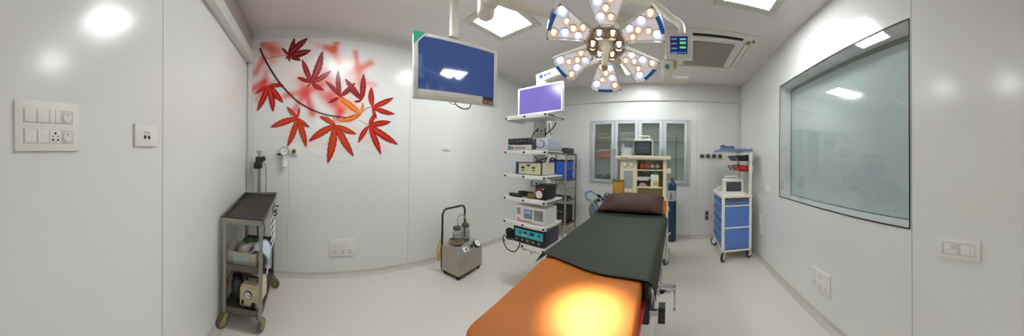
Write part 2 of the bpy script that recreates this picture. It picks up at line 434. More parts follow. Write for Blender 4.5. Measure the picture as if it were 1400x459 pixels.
me = bpy.data.meshes.new('wall_mural'); me.from_pydata([tuple(v) for v in mv], [], mf); me.materials.append(MUR)
ca = me.color_attributes.new('print', 'FLOAT_COLOR', 'POINT')
ca.data.foreach_set('color', [x for c in mc for x in (c[0], c[1], c[2], 1.0)])
mo = bpy.data.objects.new('wall_mural', me); COL.objects.link(mo)
tag(mo, 'printed mural of red and orange autumn leaves on a dark twig', 'mural', kind='thing')

# ------------------------------------------------------------------ wall plates
seam_m = mat('plate_seam', (204, 202, 196), .5, var=.02)
def plate_base(b, w_, h_, t_=.012): b.box(-w_ / 2, w_ / 2, -t_, 0, -h_ / 2, h_ / 2, .004)
# local frame of a plate: x along the wall, -y out of the wall, z up
def wall_rot(wall): return {'front': PI, 'left': PI / 2, 'back': 0.0, 'right': -PI / 2}[wall]
def wplate(name, label, cat, loc, wall, w_, h_, group=None):
    t_ = thing(name, label, cat, loc, wall_rot(wall), group)
    b = MB(); plate_base(b, w_, h_)
    b.build('cover_plate', white_pl, t_)
    return t_
def rocker(t_, x, z, w_=.04, h_=.043, d=.012):
    b = MB(); b.box(x - w_ / 2, x + w_ / 2, -d - .004, -d + .002, z - h_ / 2, z + h_ / 2, .0018)
    b.use(1).box(x - w_ / 2 - .001, x + w_ / 2 + .001, -d - .0008, -d + .001, z - h_ / 2 - .001, z + h_ / 2 + .001)
    return b.build('rocker_switch', [white_pl, seam_m], t_)
def holes(t_, x, z, five=False, d=.012, s_=1.0, both=True):
    b = MB(); w_ = .042 * s_
    b.box(x - w_ / 2, x + w_ / 2, -d - .0022, -d + .002, z - .0215 * s_, z + .0215 * s_, .001)
    b.use(1)
    q = [(0, .011, .0042), (-.009, -.008, .0034), (.009, -.008, .0034)] if not five else [(0, .011, .0042), (-.009, -.011, .0038), (.009, -.011, .0038), (-.009, .001, .0025), (.009, .001, .0025)]
    for dx, dz, r_ in q: b.cyl((x + dx * s_, -d - .0026, z + dz * s_), (x + dx * s_, -d, z + dz * s_), r_ * s_, n=10)
    return b.build('socket_insert', [white_pl, slot_m], t_)
# large two-row plate
p = wplate('switch_plate', 'large two-row white switch plate with a five-pin socket', 'switch', (-.342, YA, 1.49), 'front', .238, .164)
def rail(t_, z, x0, x1, h_=.05):
    b = MB(); b.box(x0, x1, -.0135, -.011, z - h_ / 2, z + h_ / 2, .001); return b.build('module_rail', seam_m, t_)
rail(p, .032, -.092, .092, .046); rail(p, -.034, -.092, .092, .046)
for x in (-.068, -.023): rocker(p, x, .032)
for x in (.010, .031): rocker(p, x, .032, .019)
for x in (-.068, -.023): rocker(p, x, -.034)
holes(p, .022, -.034, True)
for z in (.032, -.034):
    b = MB(); b.cyl((.068, -.017, z), (.068, -.012, z), .017, n=20); b.box(.0655, .0705, -.0175, -.0165, z + .004, z + .012).use(1).box(.0668, .0692, -.0182, -.0172, z + .004, z + .013)
    b.build('regulator_knob', [white_pl, slot_m], p)
p = wplate('data_socket_plate', 'small white plate with two dark jack openings near the large switch plate', 'socket', (-.832, YA, 1.482), 'front', .158, .1)
b = MB(); b.box(-.032, .032, -.0135, -.011, -.028, .026, .001).use(1).box(-.022, -.006, -.0145, -.012, -.016, .0).box(.006, .022, -.0145, -.012, -.016, .0).use(2).box(-.024, .024, -.014, -.012, .004, .02)
b.build('jack_insert', [white_pl, slot_m, seam_m], p)
# left wall
def triple(name, label, loc, wall, W=.295, H=.195):
    p = wplate(name, label, 'socket', loc, wall, W, H)
    for x in (-.085, 0, .085): holes(p, x, -.042, five=True, s_=1.35)
    for x in (-.085, -.005, .06): rocker(p, x, .04, .034, .05)
    return p
triple('power_socket_plate', 'wide white plate with three sockets low on the mural wall', (XB, .415, .332), 'left')
p = wplate('blank_switch_plate', 'small white plate high on the mural wall right of the television', 'switch', (XB, 1.79, 1.527), 'left', .15, .085)
b = MB(); b.box(-.045, -.005, -.0135, -.011, -.026, .026, .001).box(.005, .045, -.0135, -.011, -.026, .026, .001).use(1).box(-.004, .004, -.0145, -.012, -.004, .004)
b.build('jack_insert', [white_pl, slot_m], p)
# right wall
p = wplate('power_socket_plate', 'square white plate with three sockets low under the viewing window', 'socket', (XD, 1.684, .335), 'right', .285, .19)
for x in (-.085, 0, .085): holes(p, x, -.035, five=True, s_=1.3)
for x in (-.085, 0, .085): rocker(p, x, .045, .034, .045)
p = wplate('switch_plate', 'long white switch plate nearest the camera on the window wall', 'switch', (XD, .449, .905), 'right', .262, .118)
b = MB(); b.box(-.1, .1, -.0135, -.011, -.034, .034, .001).build('module_rail', seam_m, p)
rocker(p, .045, 0, .055, .056); rocker(p, .086, 0, .022, .056)
b = MB(); b.box(-.085, -.005, -.0152, -.012, -.028, .028, .0015).use(1).box(-.04, -.008, -.0165, -.014, -.002, .022)
b.build('card_insert', [white_pl, seam_m], p)
p = wplate('light_switch_plate', 'little white switch plate left of the viewing window', 'switch', (XD, 2.86, 1.02), 'right', .2, .115)
rocker(p, -.03, 0); rocker(p, .03, 0)
p = wplate('vent_cover_plate', 'low white cover plate on the window wall behind the blue trolley', 'cover', (XD, 3.13, .5), 'right', .1, .27)
b = MB(); b.box(-.035, .035, -.0135, -.011, -.11, .11, .001).build('cover_insert', white_pl, p)
# back wall : grey socket low down, four gas outlets
p = thing('wall_socket', 'dark grey socket low on the cabinet wall beside the blue trolley', 'socket', (.63, YC, .4))
b = MB(); b.box(-.035, .035, -.02, 0, -.09, .09, .004); b.build('cover_plate', grey_pl, p)
b = MB(); b.box(-.025, .025, -.023, -.019, -.07, -.01, .002).box(-.025, .025, -.023, -.019, .01, .07, .002); b.build('socket_insert', dark_gr, p)
gas = thing('gas_outlet', 'first gas outlet from the cabinet in the row of four', 'gas outlet', (.53, YC, 1.487), group='gas outlets on the cabinet wall')
b = MB(); b.box(-.042, .042, -.014, 0, -.042, .042, .004); b.build('back_plate', steel, gas)
b = MB(); b.cyl((0, -.05, 0), (0, -.012, 0), .026, .03, n=20).use(1).cyl((0, -.052, 0), (0, -.049, 0), .014, n=14); b.build('valve', [dark_gr, slot_m], gas)
for k, q in ((1, 'second'), (2, 'third'), (3, 'fourth')):
    c = copy_tree(gas); c.location.x += .112 * k; c['label'] = q + ' gas outlet from the cabinet in the row of four'
# left wall : regulator on gas outlet and brass outlet
p = thing('brass_outlet', 'square plate with round brass gas outlet under the mural', 'gas outlet', (XB, -.155, 1.432), PI / 2)
b = MB(); b.box(-.052, .052, -.012, 0, -.052, .052, .004); b.build('back_plate', offwhite, p)
b = MB(); b.cyl((0, -.04, 0), (0, -.011, 0), .026, n=20).use(1).cyl((0, -.043, 0), (0, -.039, 0), .012, n=12); b.build('valve', [brass, slot_m], p)
p = thing('suction_regulator', 'white suction regulator with blue-ringed dial under the mural', 'regulator', (XB, -.262, 1.42), PI / 2)
b = MB(); b.box(-.045, .045, -.014, 0, -.05, .05, .004); b.build('back_plate', offwhite, p)
b = MB(); b.cyl((0, -.06, .015), (0, -.012, .015), .048, n=24).use(1).lathe([(.046, 0), (.05, .004), (.046, .008)], (0, -.06, .015), 24, Matrix.Rotation(PI / 2, 3, 'X')).use(2).box(-.002, .022, -.062, -.0605, .013, .017)
b.build('dial', [white_pl, mat('blue_ring', (70, 110, 190), .4), slot_m], p)
b = MB(); b.cyl((0, -.04, -.03), (0, -.04, -.075), .02, n=14).lathe([(.03, -.08), (.036, -.085), (.034, -.16), (.02, -.17)], (0, -.04, 0), 18); b.build('safety_jar', mat('milky_plastic', (226, 228, 228), .25), p)
b = MB(); b.cyl((-.045, -.035, -.02), (-.085, -.035, -.025), .012, n=10); b.build('hose_barb', dark_gr, p)
# ------------------------------------------------------------------ castor helper
def castor(parent, loc, r=.045, body=cream_pl, wheel=dark_gr, hub=grey_pl, ang=0.0, stem=.03, w_=.026):
    x, y, z = loc
    R_ = Matrix.Translation((x, y, 0)) @ Matrix.Rotation(ang, 4, 'Z')
    b = MB()
    b.prism([(-.35 * r, 0, 2.15 * r), (.5 * r, 0, 2.15 * r), (1.15 * r, 0, r * 1.25), (.95 * r, 0, .85 * r), (.2 * r, 0, 1.5 * r)], (0, .006, 0), R_ @ Matrix.Translation((0, -w_ / 2 - .009, 0)))
    b.prism([(-.35 * r, 0, 2.15 * r), (.5 * r, 0, 2.15 * r), (1.15 * r, 0, r * 1.25), (.95 * r, 0, .85 * r), (.2 * r, 0, 1.5 * r)], (0, .006, 0), R_ @ Matrix.Translation((0, w_ / 2 + .003, 0)))
    b.box(-.4 * r, .55 * r, -w_ / 2 - .009, w_ / 2 + .009, 2.1 * r, 2.3 * r, .003, 2, R_)
    p_ = R_ @ Vector((0, 0, 2.25 * r)); b.cyl(p_, (p_.x, p_.y, z), .011, n=10)
    o = b.build('castor', body, parent)
    b = MB(); MM = R_ @ Matrix.Translation((.62 * r, 0, r)) @ Matrix.Rotation(PI / 2, 4, 'X')
    vs = MM.to_3x3()
    b.lathe([(.55 * r, -w_ / 2), (.93 * r, -w_ / 2), (r, -w_ / 4), (r, w_ / 4), (.93 * r, w_ / 2), (.55 * r, w_ / 2)], MM.translation, 22, vs)
    b.use(1).lathe([(.0001, -w_ / 2 - .002), (.6 * r, -w_ / 2 - .002), (.6 * r, w_ / 2 + .002), (.0001, w_ / 2 + .002)], MM.translation, 18, vs)
    b.build('wheel', [wheel, hub], o)
    return o

# ------------------------------------------------------------------ steel instrument trolley by the corner
TX0, TX1, TY0, TY1 = -2.43, -1.735, -.655, -.335
tc = thing('instrument_trolley', 'worn steel trolley with black topped tray in the room corner', 'trolley', (-2.08, -.495, 0))
x0, x1, y0_, y1_ = TX0 + 2.08, TX1 + 2.08, TY0 + .495, TY1 + .495
for x in (x0 + .014, x1 - .014):
    for y in (y0_ + .014, y1_ - .014):
        b = MB(); b.box(x - .014, x + .014, y - .014, y + .014, .10, .86 if x > 0 else .915, .005); b.build('post', steel, tc)
for z in (.15, .49):
    b = MB(); b.box(x0 + .01, x1 - .01, y0_ + .01, y1_ - .01, z, z + .008)
    b.box(x1 - .006, x1 + .002, y0_ + .028, y1_ - .028, z - .012, z + .035, .003).box(x0 - .002, x0 + .006, y0_ + .028, y1_ - .028, z - .012, z + .035, .003)
    b.box(x0 + .028, x1 - .028, y1_ - .008, y1_ - .001, z - .012, z + .02, .003).box(x0 + .028, x1 - .028, y0_ + .001, y0_ + .008, z - .012, z + .02, .003)
    b.build('shelf', dsteel, tc)
tilt = Matrix.Translation((x1, 0, .852)) @ Matrix.Rotation(math.radians(6.0), 4, 'Y')
b = MB(); Lx = x1 - x0 + .02
b.box(-Lx, .012, y0_ - .012, y1_ + .012, 0, .012, .003, 2, tilt)
b.box(0, .012, y0_ - .012, y1_ + .012, .012, .045, .003, 2, tilt).box(-Lx, -Lx + .012, y0_ - .012, y1_ + .012, .012, .06, .003, 2, tilt)
b.box(-Lx, .012, y0_ - .012, y0_, .012, .05, .003, 2, tilt).box(-Lx, .012, y1_, y1_ + .012, .012, .045, .003, 2, tilt)
tr = b.build('tray', steel, tc)
b = MB(); b.box(-Lx + .013, -.001, y0_ + .001, y1_ - .001, .0125, .03, .004, 2, tilt).tube([tilt @ Vector(p) for p in ((.012, y0_ - .012, .047), (-Lx, y0_ - .012, .052), (-Lx, y1_ + .012, .062), (.012, y1_ + .012, .047))], .005, 6, closed=True)
b.build('tray_mat', mat('black_tray_mat', (52, 47, 45), .5, var=.06), tr)
# hanging rails along the side turned to the room
for k in range(5):
    b = MB(); z = .56 + .062 * k
    b.tube([(x0 + .05, y1_ + .004, z + .03), (x0 + .22, y1_ + .02, z + .012), (x0 + .40, y1_ + .02, z - .002)], .006, 6); b.build('side_rail', white_pl, tc)
b = MB(); b.box(x0 + .12, x0 + .20, y1_ + .016, y1_ + .034, .83, .85, .004).cyl((x0 + .1, y1_ + .03, .80), (x0 + .26, y1_ + .03, .82), .009, n=8).cyl((x0 + .08, y1_ + .02, .87), (x0 + .08, y1_ + .045, .87), .008, n=8)
b.build('side_clamp', black_pl, tc)
yelc = mat('yellowed_castor', (150, 140, 84), .5, var=.12)
for (x, y, a) in ((x1 - .02, y0_ + .02, -.6), (x1 - .02, y1_ - .02, PI - .3), (x0 + .02, y1_ - .02, 1.2), (x0 + .02, y0_ + .02, 2.4)):
    castor(tc, (x, y, .12), .052, yelc, dsteel, yelc, a)

def at_tr(x, y, z): return (-2.08 + x, -.495 + y, z)
# plastic basin with cloths on the middle shelf
bs = thing('plastic_basin', 'translucent white plastic basin on the trolley middle shelf', 'basin', at_tr(.17, -.015, .4985))
b = MB(); b.box(-.105, .105, -.12, .10, 0, .006, .002)
for (a, c, d, e) in ((-.115, -.105, -.13, .11), (.105, .115, -.13, .11)): b.box(a, c, d, e, 0, .10, .003)
b.box(-.105, .105, -.13, -.12, 0, .10, .003).box(-.105, .105, .10, .11, 0, .10, .003)
b.box(-.125, -.105, -.14, .12, .094, .102, .003).box(.105, .125, -.14, .12, .094, .102, .003).box(-.105, .105, -.14, -.12, .094, .102, .003).box(-.105, .105, .1, .12, .094, .102, .003)
b.build('tub', mat('milky_tub', (214, 206, 190), .35, var=.04), bs)
b = MB(); b.box(.1155, .117, -.07, .05, .02, .06, .0005); b.build('paper_label', mat('pale_label', (210, 225, 224), .5), bs)
def crumple(name, label, cat, loc, size, m, seed, parent=None, n=18, amp=.35):
    rnd = random.Random(seed); b = MB(); vs, fs = [], []
    ph = [(rnd.uniform(2, 7), rnd.uniform(2, 7), rnd.uniform(0, 6.3)) for _ in range(5)]
    for j in range(n + 1):
        for i in range(2 * n):
            th, la = PI * j / n, PI * i / n
            d = Vector((math.sin(th) * math.cos(la), math.sin(th) * math.sin(la), math.cos(th)))
            r_ = 1 + amp * sum(math.sin(a * d.x * 2 + c * d.y + p_) * math.cos(c * d.z + p_) for a, c, p_ in ph) / 3
            vs.append((d.x * r_ * size[0], d.y * r_ * size[1], max(-.98, d.z * r_) * size[2] + size[2]))
    for j in range(n):
        for i in range(2 * n): k = (i + 1) % (2 * n); fs.append((j * 2 * n + i, j * 2 * n + k, (j + 1) * 2 * n + k, (j + 1) * 2 * n + i))
    b.add(vs, fs); o = b.build(name, m, parent, smooth=80, loc=loc)
    if not parent: tag(o, label, cat)
    return o
crumple('folded_cloth', 'crumpled whitish cloth heaped in the plastic basin', 'cloth', at_tr(.165, -.02, .508), (.072, .062, .055), mat('whitish_cloth', (222, 214, 200), .8, var=.05), 3)
crumple('green_cloth', 'small dark green cloth on top of the plastic basin heap', 'cloth', at_tr(.085, -.02, .617), (.04, .035, .018), mat('dark_green_cloth', (46, 96, 76), .8, var=.1), 5)
o = MB().cyl((0, 0, 0), (0, 0, .075), .016, n=12).cyl((0, 0, .075), (0, 0, .09), .009, n=10).build('yellow_bottle', yel_pl, None, loc=at_tr(.12, -.136, .5005 + .105)); tag(o, 'little yellow capped bottle behind the plastic basin rim', 'bottle'); o.location = at_tr(-.06, -.10, .4985)
# plastic bag hanging over the side
bg = MB(); vs = []; fs = []
for j in range(15):
    t = j / 14
    for i in range(11):
        u = i / 10 - .5
        x = .20 + .05 * math.sin(u * 5 + t * 4) + u * (.16 + .05 * math.sin(t * 3)); y = .055 + .125 * min(1, t * 2.1) + .010 * math.sin(u * 12 + 3 * t)
        z = .622 + .02 * math.sin(PI * min(1, t * 2)) - .26 * max(0, t - .32) + .008 * math.cos(u * 9)
        vs.append((x, y, z))
for j in range(14):
    for i in range(10): a = j * 11 + i; fs.append((a, a + 1, a + 12, a + 11))
bg.add(vs, fs); o = bg.build('plastic_bag', mat('pale_blue_plastic_film', (206, 218, 234), .25, var=.06), None, smooth=80, loc=(-2.08, -.495, 0)); tag(o, 'pale blue plastic bag spilling from the basin over the trolley side', 'bag')
md = o.modifiers.new('thick', 'SOLIDIFY'); md.thickness = .002
# cream suction pump on the lower shelf
pp = thing('suction_pump', 'small cream suction pump with dial and black handle on the lower shelf', 'pump', at_tr(.185, .058, .1585), -.12)
b = MB(); b.box(-.13, .11, -.082, .078, .012, .165, .012, 3).box(-.12, .10, -.07, .07, .165, .185, .012, 3)
for x in (-.11, .09):
    for y in (-.06, .06): b.cyl((x, y, 0), (x, y, .014), .012, n=10)
b.build('housing', mat('aged_cream_enamel', (222, 208, 170), .4, var=.06), pp)
b = MB(); b.tube([(.03, -.05, .182), (.03, -.05, .215), (.03, -.035, .222), (.03, .035, .222), (.03, .05, .215), (.03, .05, .182)], .009, 8); b.build('handle', black_pl, pp)
b = MB(); b.cyl((.108, -.005, .115), (.120, -.005, .115), .032, n=24).use(1).cyl((.118, -.005, .115), (.1225, -.005, .115), .027, n=24).use(0).box(.1222, .1235, -.007, .014, .112, .118)
b.build('gauge', [black_pl, white_pl], pp)
b = MB(); b.cyl((.108, .04, .045), (.128, .04, .045), .018, n=14); b.build('control_knob', black_pl, pp)
MB().box(.109, .116, -.062, -.042, .03, .065, .004).build('rocker_switch', black_pl, pp)
# dark suction jar + rubber tubes
jr = thing('suction_jar', 'glass jar with dark lid behind the cream suction pump', 'jar', at_tr(.16, -.09, .1585))
b = MB(); b.lathe([(.05, 0), (.055, .01), (.055, .13), (.04, .155), (.04, .17)], (0, 0, 0), 20); b.build('jar_body', mat('smoky_jar', (84, 86, 84), .15, var=.1), jr)
b = MB(); b.cyl((0, 0, .168), (0, 0, .2), .046, n=20).cyl((.015, 0, .2), (.015, 0, .225), .008, n=8); b.build('jar_lid', black_pl, jr)
MB().tube([(.015, 0, .222), (.03, -.02, .245), (.06, -.045, .23), (.085, -.055, .19), (.10, -.062, .13)], .007, 7, smooth=6).build('rubber_tube', mat('red_brown_rubber', (150, 78, 52), .5), jr)
# examination lamp behind the trolley
lp = thing('drip_stand', 'slim steel stand with black clamp head behind the trolley', 'stand', (-2.535, -.535, 0))
b = MB(); b.cyl((0, 0, .05), (0, 0, 1.36), .021, n=16); b.build('pole', steel, lp)
b = MB()
for k in range(4):
    a = PI / 4 + k * PI / 2; b.tube([(0, 0, .08), (.05 * math.cos(a), .05 * math.sin(a), .075), (.062 * math.cos(a), .062 * math.sin(a), .012)], .012, 8)
b.build('base', dsteel, lp)
b = MB(); b.box(-.05, .05, -.055, .035, 1.235, 1.31, .02, 3).cyl((.01, .0, 1.30), (.01, .0, 1.37), .045, .036, n=18).cyl((.0, .02, 1.335), (.03, .06, 1.35), .028, n=14)
b.build('clamp_head', mat('glossy_black', (40, 38, 38), .3), lp)
b = MB(); b.cyl((0, 0, 1.37), (0, 0, 1.41), .018, n=14).ell((0, .0, 1.42), (.028, .028, .02)).cyl((0, .03, 1.415), (0, -.03, 1.425), .01, n=8); b.build('cap', grey_pl, lp)
b = MB(); b.tube([(.03, .04, 1.31), (.04, .075, 1.29), (.04, .085, 1.24), (.02, .085, 1.1), (.015, .08, .8), (.0, .06, .4), (0, .03, .2)], .006, 6, smooth=5); b.build('cable', grey_pl, lp)

# ------------------------------------------------------------------ suction machine on the floor
sm = thing('suction_machine', 'boxy steel suction machine on castors with black push handle', 'suction machine', (-2.236, 1.783, 0), math.radians(11.5))
hx, hy = .135, .22
b = MB()
b.prism([(-hx, -hy, .05), (hx, -hy, .05), (hx, -hy, .275), (hx - .07, -hy, .345), (-hx, -hy, .345)], (0, 2 * hy, 0))
b.build('cabinet', mat('dull_steel_sheet', (176, 168, 154), .42, metal=.35, var=.06, scale=8), sm)
sl = Matrix.Translation((hx - .035, 0, .31)) @ Matrix.Rotation(PI / 4, 4, 'Y')
b = MB(); b.box(-.046, .046, -.20, .20, .0, .003, .001, 1, sl); pn = b.build('control_panel', mat('panel_grey', (140, 138, 132), .4), sm)
b = MB(); b.box(-.03, .03, -.11, -.02, .003, .0045, .0005, 1, sl).use(1).box(-.005, .022, -.07, -.045, .0045, .0055, 0, 1, sl).box(-.022, -.012, -.06, -.04, .0045, .0055, 0, 1, sl); b.build('sticker', [white_pl, black_pl], pn)
Rg = sl.to_3x3()
b = MB(); b.lathe([(.0001, .0), (.05, .0), (.05, .03), (.043, .034)], sl @ Vector((0, .14, 0)), 24, Rg).use(1).lathe([(.0001, .032), (.043, .033)], sl @ Vector((0, .14, 0)), 24, Rg).use(0).box(-.003, .003, .12, .145, .034, .0355, 0, 1, sl)
b.build('gauge', [black_pl, white_pl], sm)
b = MB(); b.lathe([(.016, .0), (.016, .02), (.012, .026), (.0001, .026)], sl @ Vector((0, .045, 0)), 16, Rg); b.build('control_knob', black_pl, sm)
b = MB(); b.tube([(-hx - .012, -hy + .01, .06), (-hx - .012, -hy + .01, .70), (-hx - .012, -hy + .035, .745), (-hx - .012, -hy + .075, .76), (-hx - .012, hy - .075, .76), (-hx - .012, hy - .035, .745), (-hx - .012, hy - .01, .70), (-hx - .012, hy - .01, .06)], .013, 10)
b.build('push_handle', black_pl, sm)
b = MB(); b.box(-hx + .004, hx - .004, -hy + .004, hy - .004, .036, .052); b.build('base_frame', rubber, sm)
for x in (-hx + .035, hx - .035):
    for y in (-hy + .035, hy - .035):
        b = MB(); b.cyl((x, y - .014, .023), (x, y + .014, .023), .023, n=16).box(x - .012, x + .012, y - .018, y + .018, .03, .045, .003); b.build('castor', rubber, sm)
jg = glass('clear_jar_glass', (226, 230, 228), .92)
jar = thing('suction_bottle', 'clear suction bottle with dark cap nearest the camera on the suction machine', 'bottle', (0, 0, 0))
b = MB(); b.lathe([(.05, .002), (.056, .012), (.056, .12), (.05, .15), (.038, .17), (.038, .185)], (0, 0, 0), 22); b.build('bottle_glass', jg, jar)
b = MB(); b.lathe([(.0001, .004), (.05, .004), (.052, .04), (.0001, .042)], (0, 0, 0), 22).lathe([(.057, .085), (.059, .09), (.057, .095)], (0, 0, 0), 22); b.build('residue', mat('grey_residue', (112, 112, 106), .3), jar)
b = MB(); b.lathe([(.048, .178), (.05, .182), (.05, .208), (.044, .214), (.0001, .214)], (0, 0, 0), 22).cyl((.02, 0, .21), (.02, 0, .235), .007, n=8); b.build('bottle_cap', mat('dark_rubber_cap', (74, 72, 68), .5), jar)
Ms = Matrix.Translation((-2.236, 1.783, .3455)) @ Matrix.Rotation(math.radians(11.5), 4, 'Z')
jar.location = Ms @ Vector((-.02, -.085, 0))
j2 = copy_tree(jar); j2.location = Ms @ Vector((-.02, .072, 0)); j2['label'] = 'clear suction bottle with dark cap farther from the camera on the suction machine'
for q in (jar, j2): q['group'] = 'bottles on the suction machine'
def hose(name, label, pts, r, m, cat='hose', loc=None, sm_=6):
    o = MB().tube(pts, r, 8, smooth=sm_).build(name, m, None, smooth=80); tag(o, label, cat); return o
hm = mat('amber_hose', (190, 160, 118), .4, var=.05)
hose('amber_hose', 'amber hose arching between the two bottles of the suction machine', [Ms @ Vector(p) for p in ((0, -.085, .236), (-.03, -.07, .30), (-.04, 0, .34), (-.04, .06, .32), (-.01, .085, .245), (0, .073, .236))], .009, hm)
hose('coiled_hose', 'brownish hose coiled round the foot of the near suction bottle', [Ms @ Vector((-.03 + .082 * math.cos(a), -.085 + .082 * math.sin(a), .012 + .010 * a / 3)) for a in [k * .5 for k in range(0, 24)]] , .010, mat('brown_hose', (160, 124, 88), .4, var=.08), sm_=2)
hose('yellow_hose', 'yellow hose hanging behind the suction machine handle', [Ms @ Vector(p) for p in ((-.17, -.195, .06), (-.18, -.24, -.02), (-.182, -.25, -.11), (-.182, -.235, -.2), (-.175, -.215, -.12), (-.17, -.20, -.06))], .011, mat('yellow_hose_rubber', (204, 178, 92), .4))

# ------------------------------------------------------------------ hanging television
TVC = Vector((-1.561, 1.168, 2.11)); nrm = Vector((math.cos(math.radians(-9.5)), math.sin(math.radians(-9.5)), 0)).normalized()
tv = thing('hanging_television', 'large white-framed television with blue screen hanging on a ceiling pole', 'television', TVC, math.atan2(nrm.y, nrm.x) + PI / 2)
# local: x to the right as seen, -y towards the viewer
W2, H2 = .392, .252
tl = Matrix.Rotation(math.radians(1.1), 4, 'X') @ Matrix.Rotation(math.radians(-1.2), 4, 'Y')
bez = mat('tv_cream_bezel', (226, 224, 214), .3, var=.01)
b = MB(); b.box(-W2, W2, -.01, .035, -H2, H2, .012, 3, tl).box(-.25, .25, .03, .06, -.16, .16, .012, 3, tl)
for (a, c, d, e) in ((-W2, -W2 + .034, -H2, H2), (W2 - .034, W2, -H2, H2), (-W2 + .034, W2 - .034, H2 - .026, H2), (-W2 + .034, W2 - .034, -H2, -H2 + .072)):
    b.box(a, c, -.017, -.008, d, e, .003, 2, tl)
b.build('bezel', bez, tv)
scr = mat('blue_screen', (26, 50, 100), .06, var=.12, scale=2.5, emit=.42, ecol=(52, 84, 146), spec=.9)
MB().box(-W2 + .034, W2 - .034, -.0125, -.009, -H2 + .072, H2 - .026, 0, 2, tl).build('screen', scr, tv, smooth=0)
b = MB(); b.prism([(-W2 - .005, -.02, H2 + .004), (-W2 + .095, -.02, H2 + .004), (-W2 - .005, -.02, H2 - .10)], (0, .002, 0), tl).use(1).prism([(-W2 + .095, -.0205, H2 + .004), (-W2 + .105, -.0205, H2 + .002), (-W2 - .003, -.0205, H2 - .112), (-W2 - .005, -.0205, H2 - .10)], (0, .002, 0), tl)
b.build('corner_sticker', [mat('green_sticker', (62, 166, 140), .4), white_pl], tv)
b = MB(); b.box(W2 - .155, W2 - .045, -.0195, -.0175, -H2 + .008, -H2 + .075, 0, 1, tl).use(1).box(W2 - .15, W2 - .105, -.0205, -.019, -H2 + .012, -H2 + .048, 0, 1, tl).use(2).box(W2 - .098, W2 - .05, -.0205, -.019, -H2 + .014, -H2 + .028, 0, 1, tl).box(W2 - .098, W2 - .05, -.0205, -.019, -H2 + .034, -H2 + .042, 0, 1, tl).use(3).box(W2 - .14, W2 - .118, -.0212, -.02, -H2 + .018, -H2 + .038, 0, 1, tl)
b.build('energy_sticker', [black_pl, red_pl, mat('sticker_greenish', (130, 160, 120), .5), org_pl], tv)
b = MB(); b.box(-.055, .03, .045, .12, -.05, .30, .01, 2).box(-.062, .036, .05, .115, .20, .315, .008).build('bracket', steel, tv)
b = MB(); b.box(-.04, .025, .062, .115, .30, 2.8 - 2.11, .004); b.build('ceiling_pole', mat('cream_pole', (206, 202, 188), .4, var=.03), tv)
b = MB(); b.cyl((-.008, .09, 2.8 - 2.11 - .02), (-.008, .09, 2.8 - 2.11), .09, n=24); b.build('ceiling_flange', bez, tv)
b = MB(); b.tube([(-.03, .03, -.22), (.0, .02, -.275), (.06, .01, -.30), (.12, .015, -.285), (.15, .03, -.225)], .005, 6, smooth=6); b.build('cable_loop', black_pl, tv)
b = MB(); b.tube([(-.09, .03, -.22), (-.06, .02, -.262), (-.02, .015, -.27), (.0, .03, -.23)], .004, 6, smooth=5); b.build('cable_loop', org_pl, tv)
# ------------------------------------------------------------------ operating table
ot = thing('operating_table', 'operating table with orange brown mattress and steel side rails', 'operating table', (-.37, 1.45, 0))
TB = Vector((-.37, 1.45, 0))
mm = mat('orange_brown_vinyl', (172, 97, 32), .5, var=.05, scale=6, spec=.22, bump=.03, bscale=25)
def pad(x0, x1, y0, y1, z0, z1, r=.05, ed=.018, ends=(True, True)):
    """rounded slab: plan corners radius r, edges radius ed"""
    b = MB(); rings = []
    def outline(ins, z):
        pts = []
        rr = max(r - ins, .005)
        for (cx, cy, a0) in ((x1 - r, y1 - r, 0), (x0 + r, y1 - r, PI / 2), (x0 + r, y0 + r, PI), (x1 - r, y0 + r, 1.5 * PI)):
            for k in range(7): a = a0 + PI / 2 * k / 6; pts.append((cx + rr * math.cos(a), cy + rr * math.sin(a), z))
        return pts
    prof = [(ed * (1 - math.sin(t)), z0 + ed * (1 - math.cos(t))) for t in (0, .5, 1.0, PI / 2)] + [(ed * (1 - math.cos(t)), z1 - ed + ed * math.sin(t)) for t in (0, .4, .8, 1.2, PI / 2)]
    for ins, z in prof: rings.append(outline(ins, z))
    n = len(rings[0]); vs = [p for q in rings for p in q]; fs = [tuple(range(n))[::-1], tuple(range((len(rings) - 1) * n, len(rings) * n))]
    for k in range(len(rings) - 1):
        for i in range(n): j = (i + 1) % n; fs.append((k * n + i, k * n + j, (k + 1) * n + j, (k + 1) * n + i))
    return b.add([(p[0] - TB.x, p[1] - TB.y, p[2]) for p in vs], fs)
def padq(ptsxy, z0, z1, ed=.02, rr=.06):
    """rounded slab over an irregular quadrilateral (counter-clockwise)"""
    P = [Vector((p[0], p[1], 0)) for p in ptsxy]; N = 4; base = []
    for i in range(N):
        p, a, c = P[i], (P[i - 1] - P[i]).normalized(), (P[(i + 1) % N] - P[i]).normalized()
        for k in range(8):
            t = k / 7; q0, q1 = p + a * rr, p + c * rr
            base.append((1 - t) ** 2 * q0 + 2 * t * (1 - t) * p + t * t * q1)
    cen = sum(P, Vector()) / 4; vs = []
    prof = [(ed * (1 - math.sin(t)), z0 + ed * (1 - math.cos(t))) for t in (0, .5, 1.0, PI / 2)] + [(ed * (1 - math.cos(t)), z1 - ed + ed * math.sin(t)) for t in (0, .4, .8, 1.2, PI / 2)]
    n = len(base)
    for ins, z in prof:
        for p in base:
            d = (cen - p); q = p + d.normalized() * ins; vs.append((q.x - TB.x, q.y - TB.y, z))
    fs = [tuple(range(n))[::-1], tuple(range((len(prof) - 1) * n, len(prof) * n))]
    for k in range(len(prof) - 1):
        for i in range(n): j = (i + 1) % n; fs.append((k * n + i, k * n + j, (k + 1) * n + j, (k + 1) * n + i))
    return MB().add(vs, fs)
padq([(-.548, .43), (-.098, .43), (-.127, 1.07), (-.648, 1.07)], .80, .88).build('foot_mattress', mm, ot)
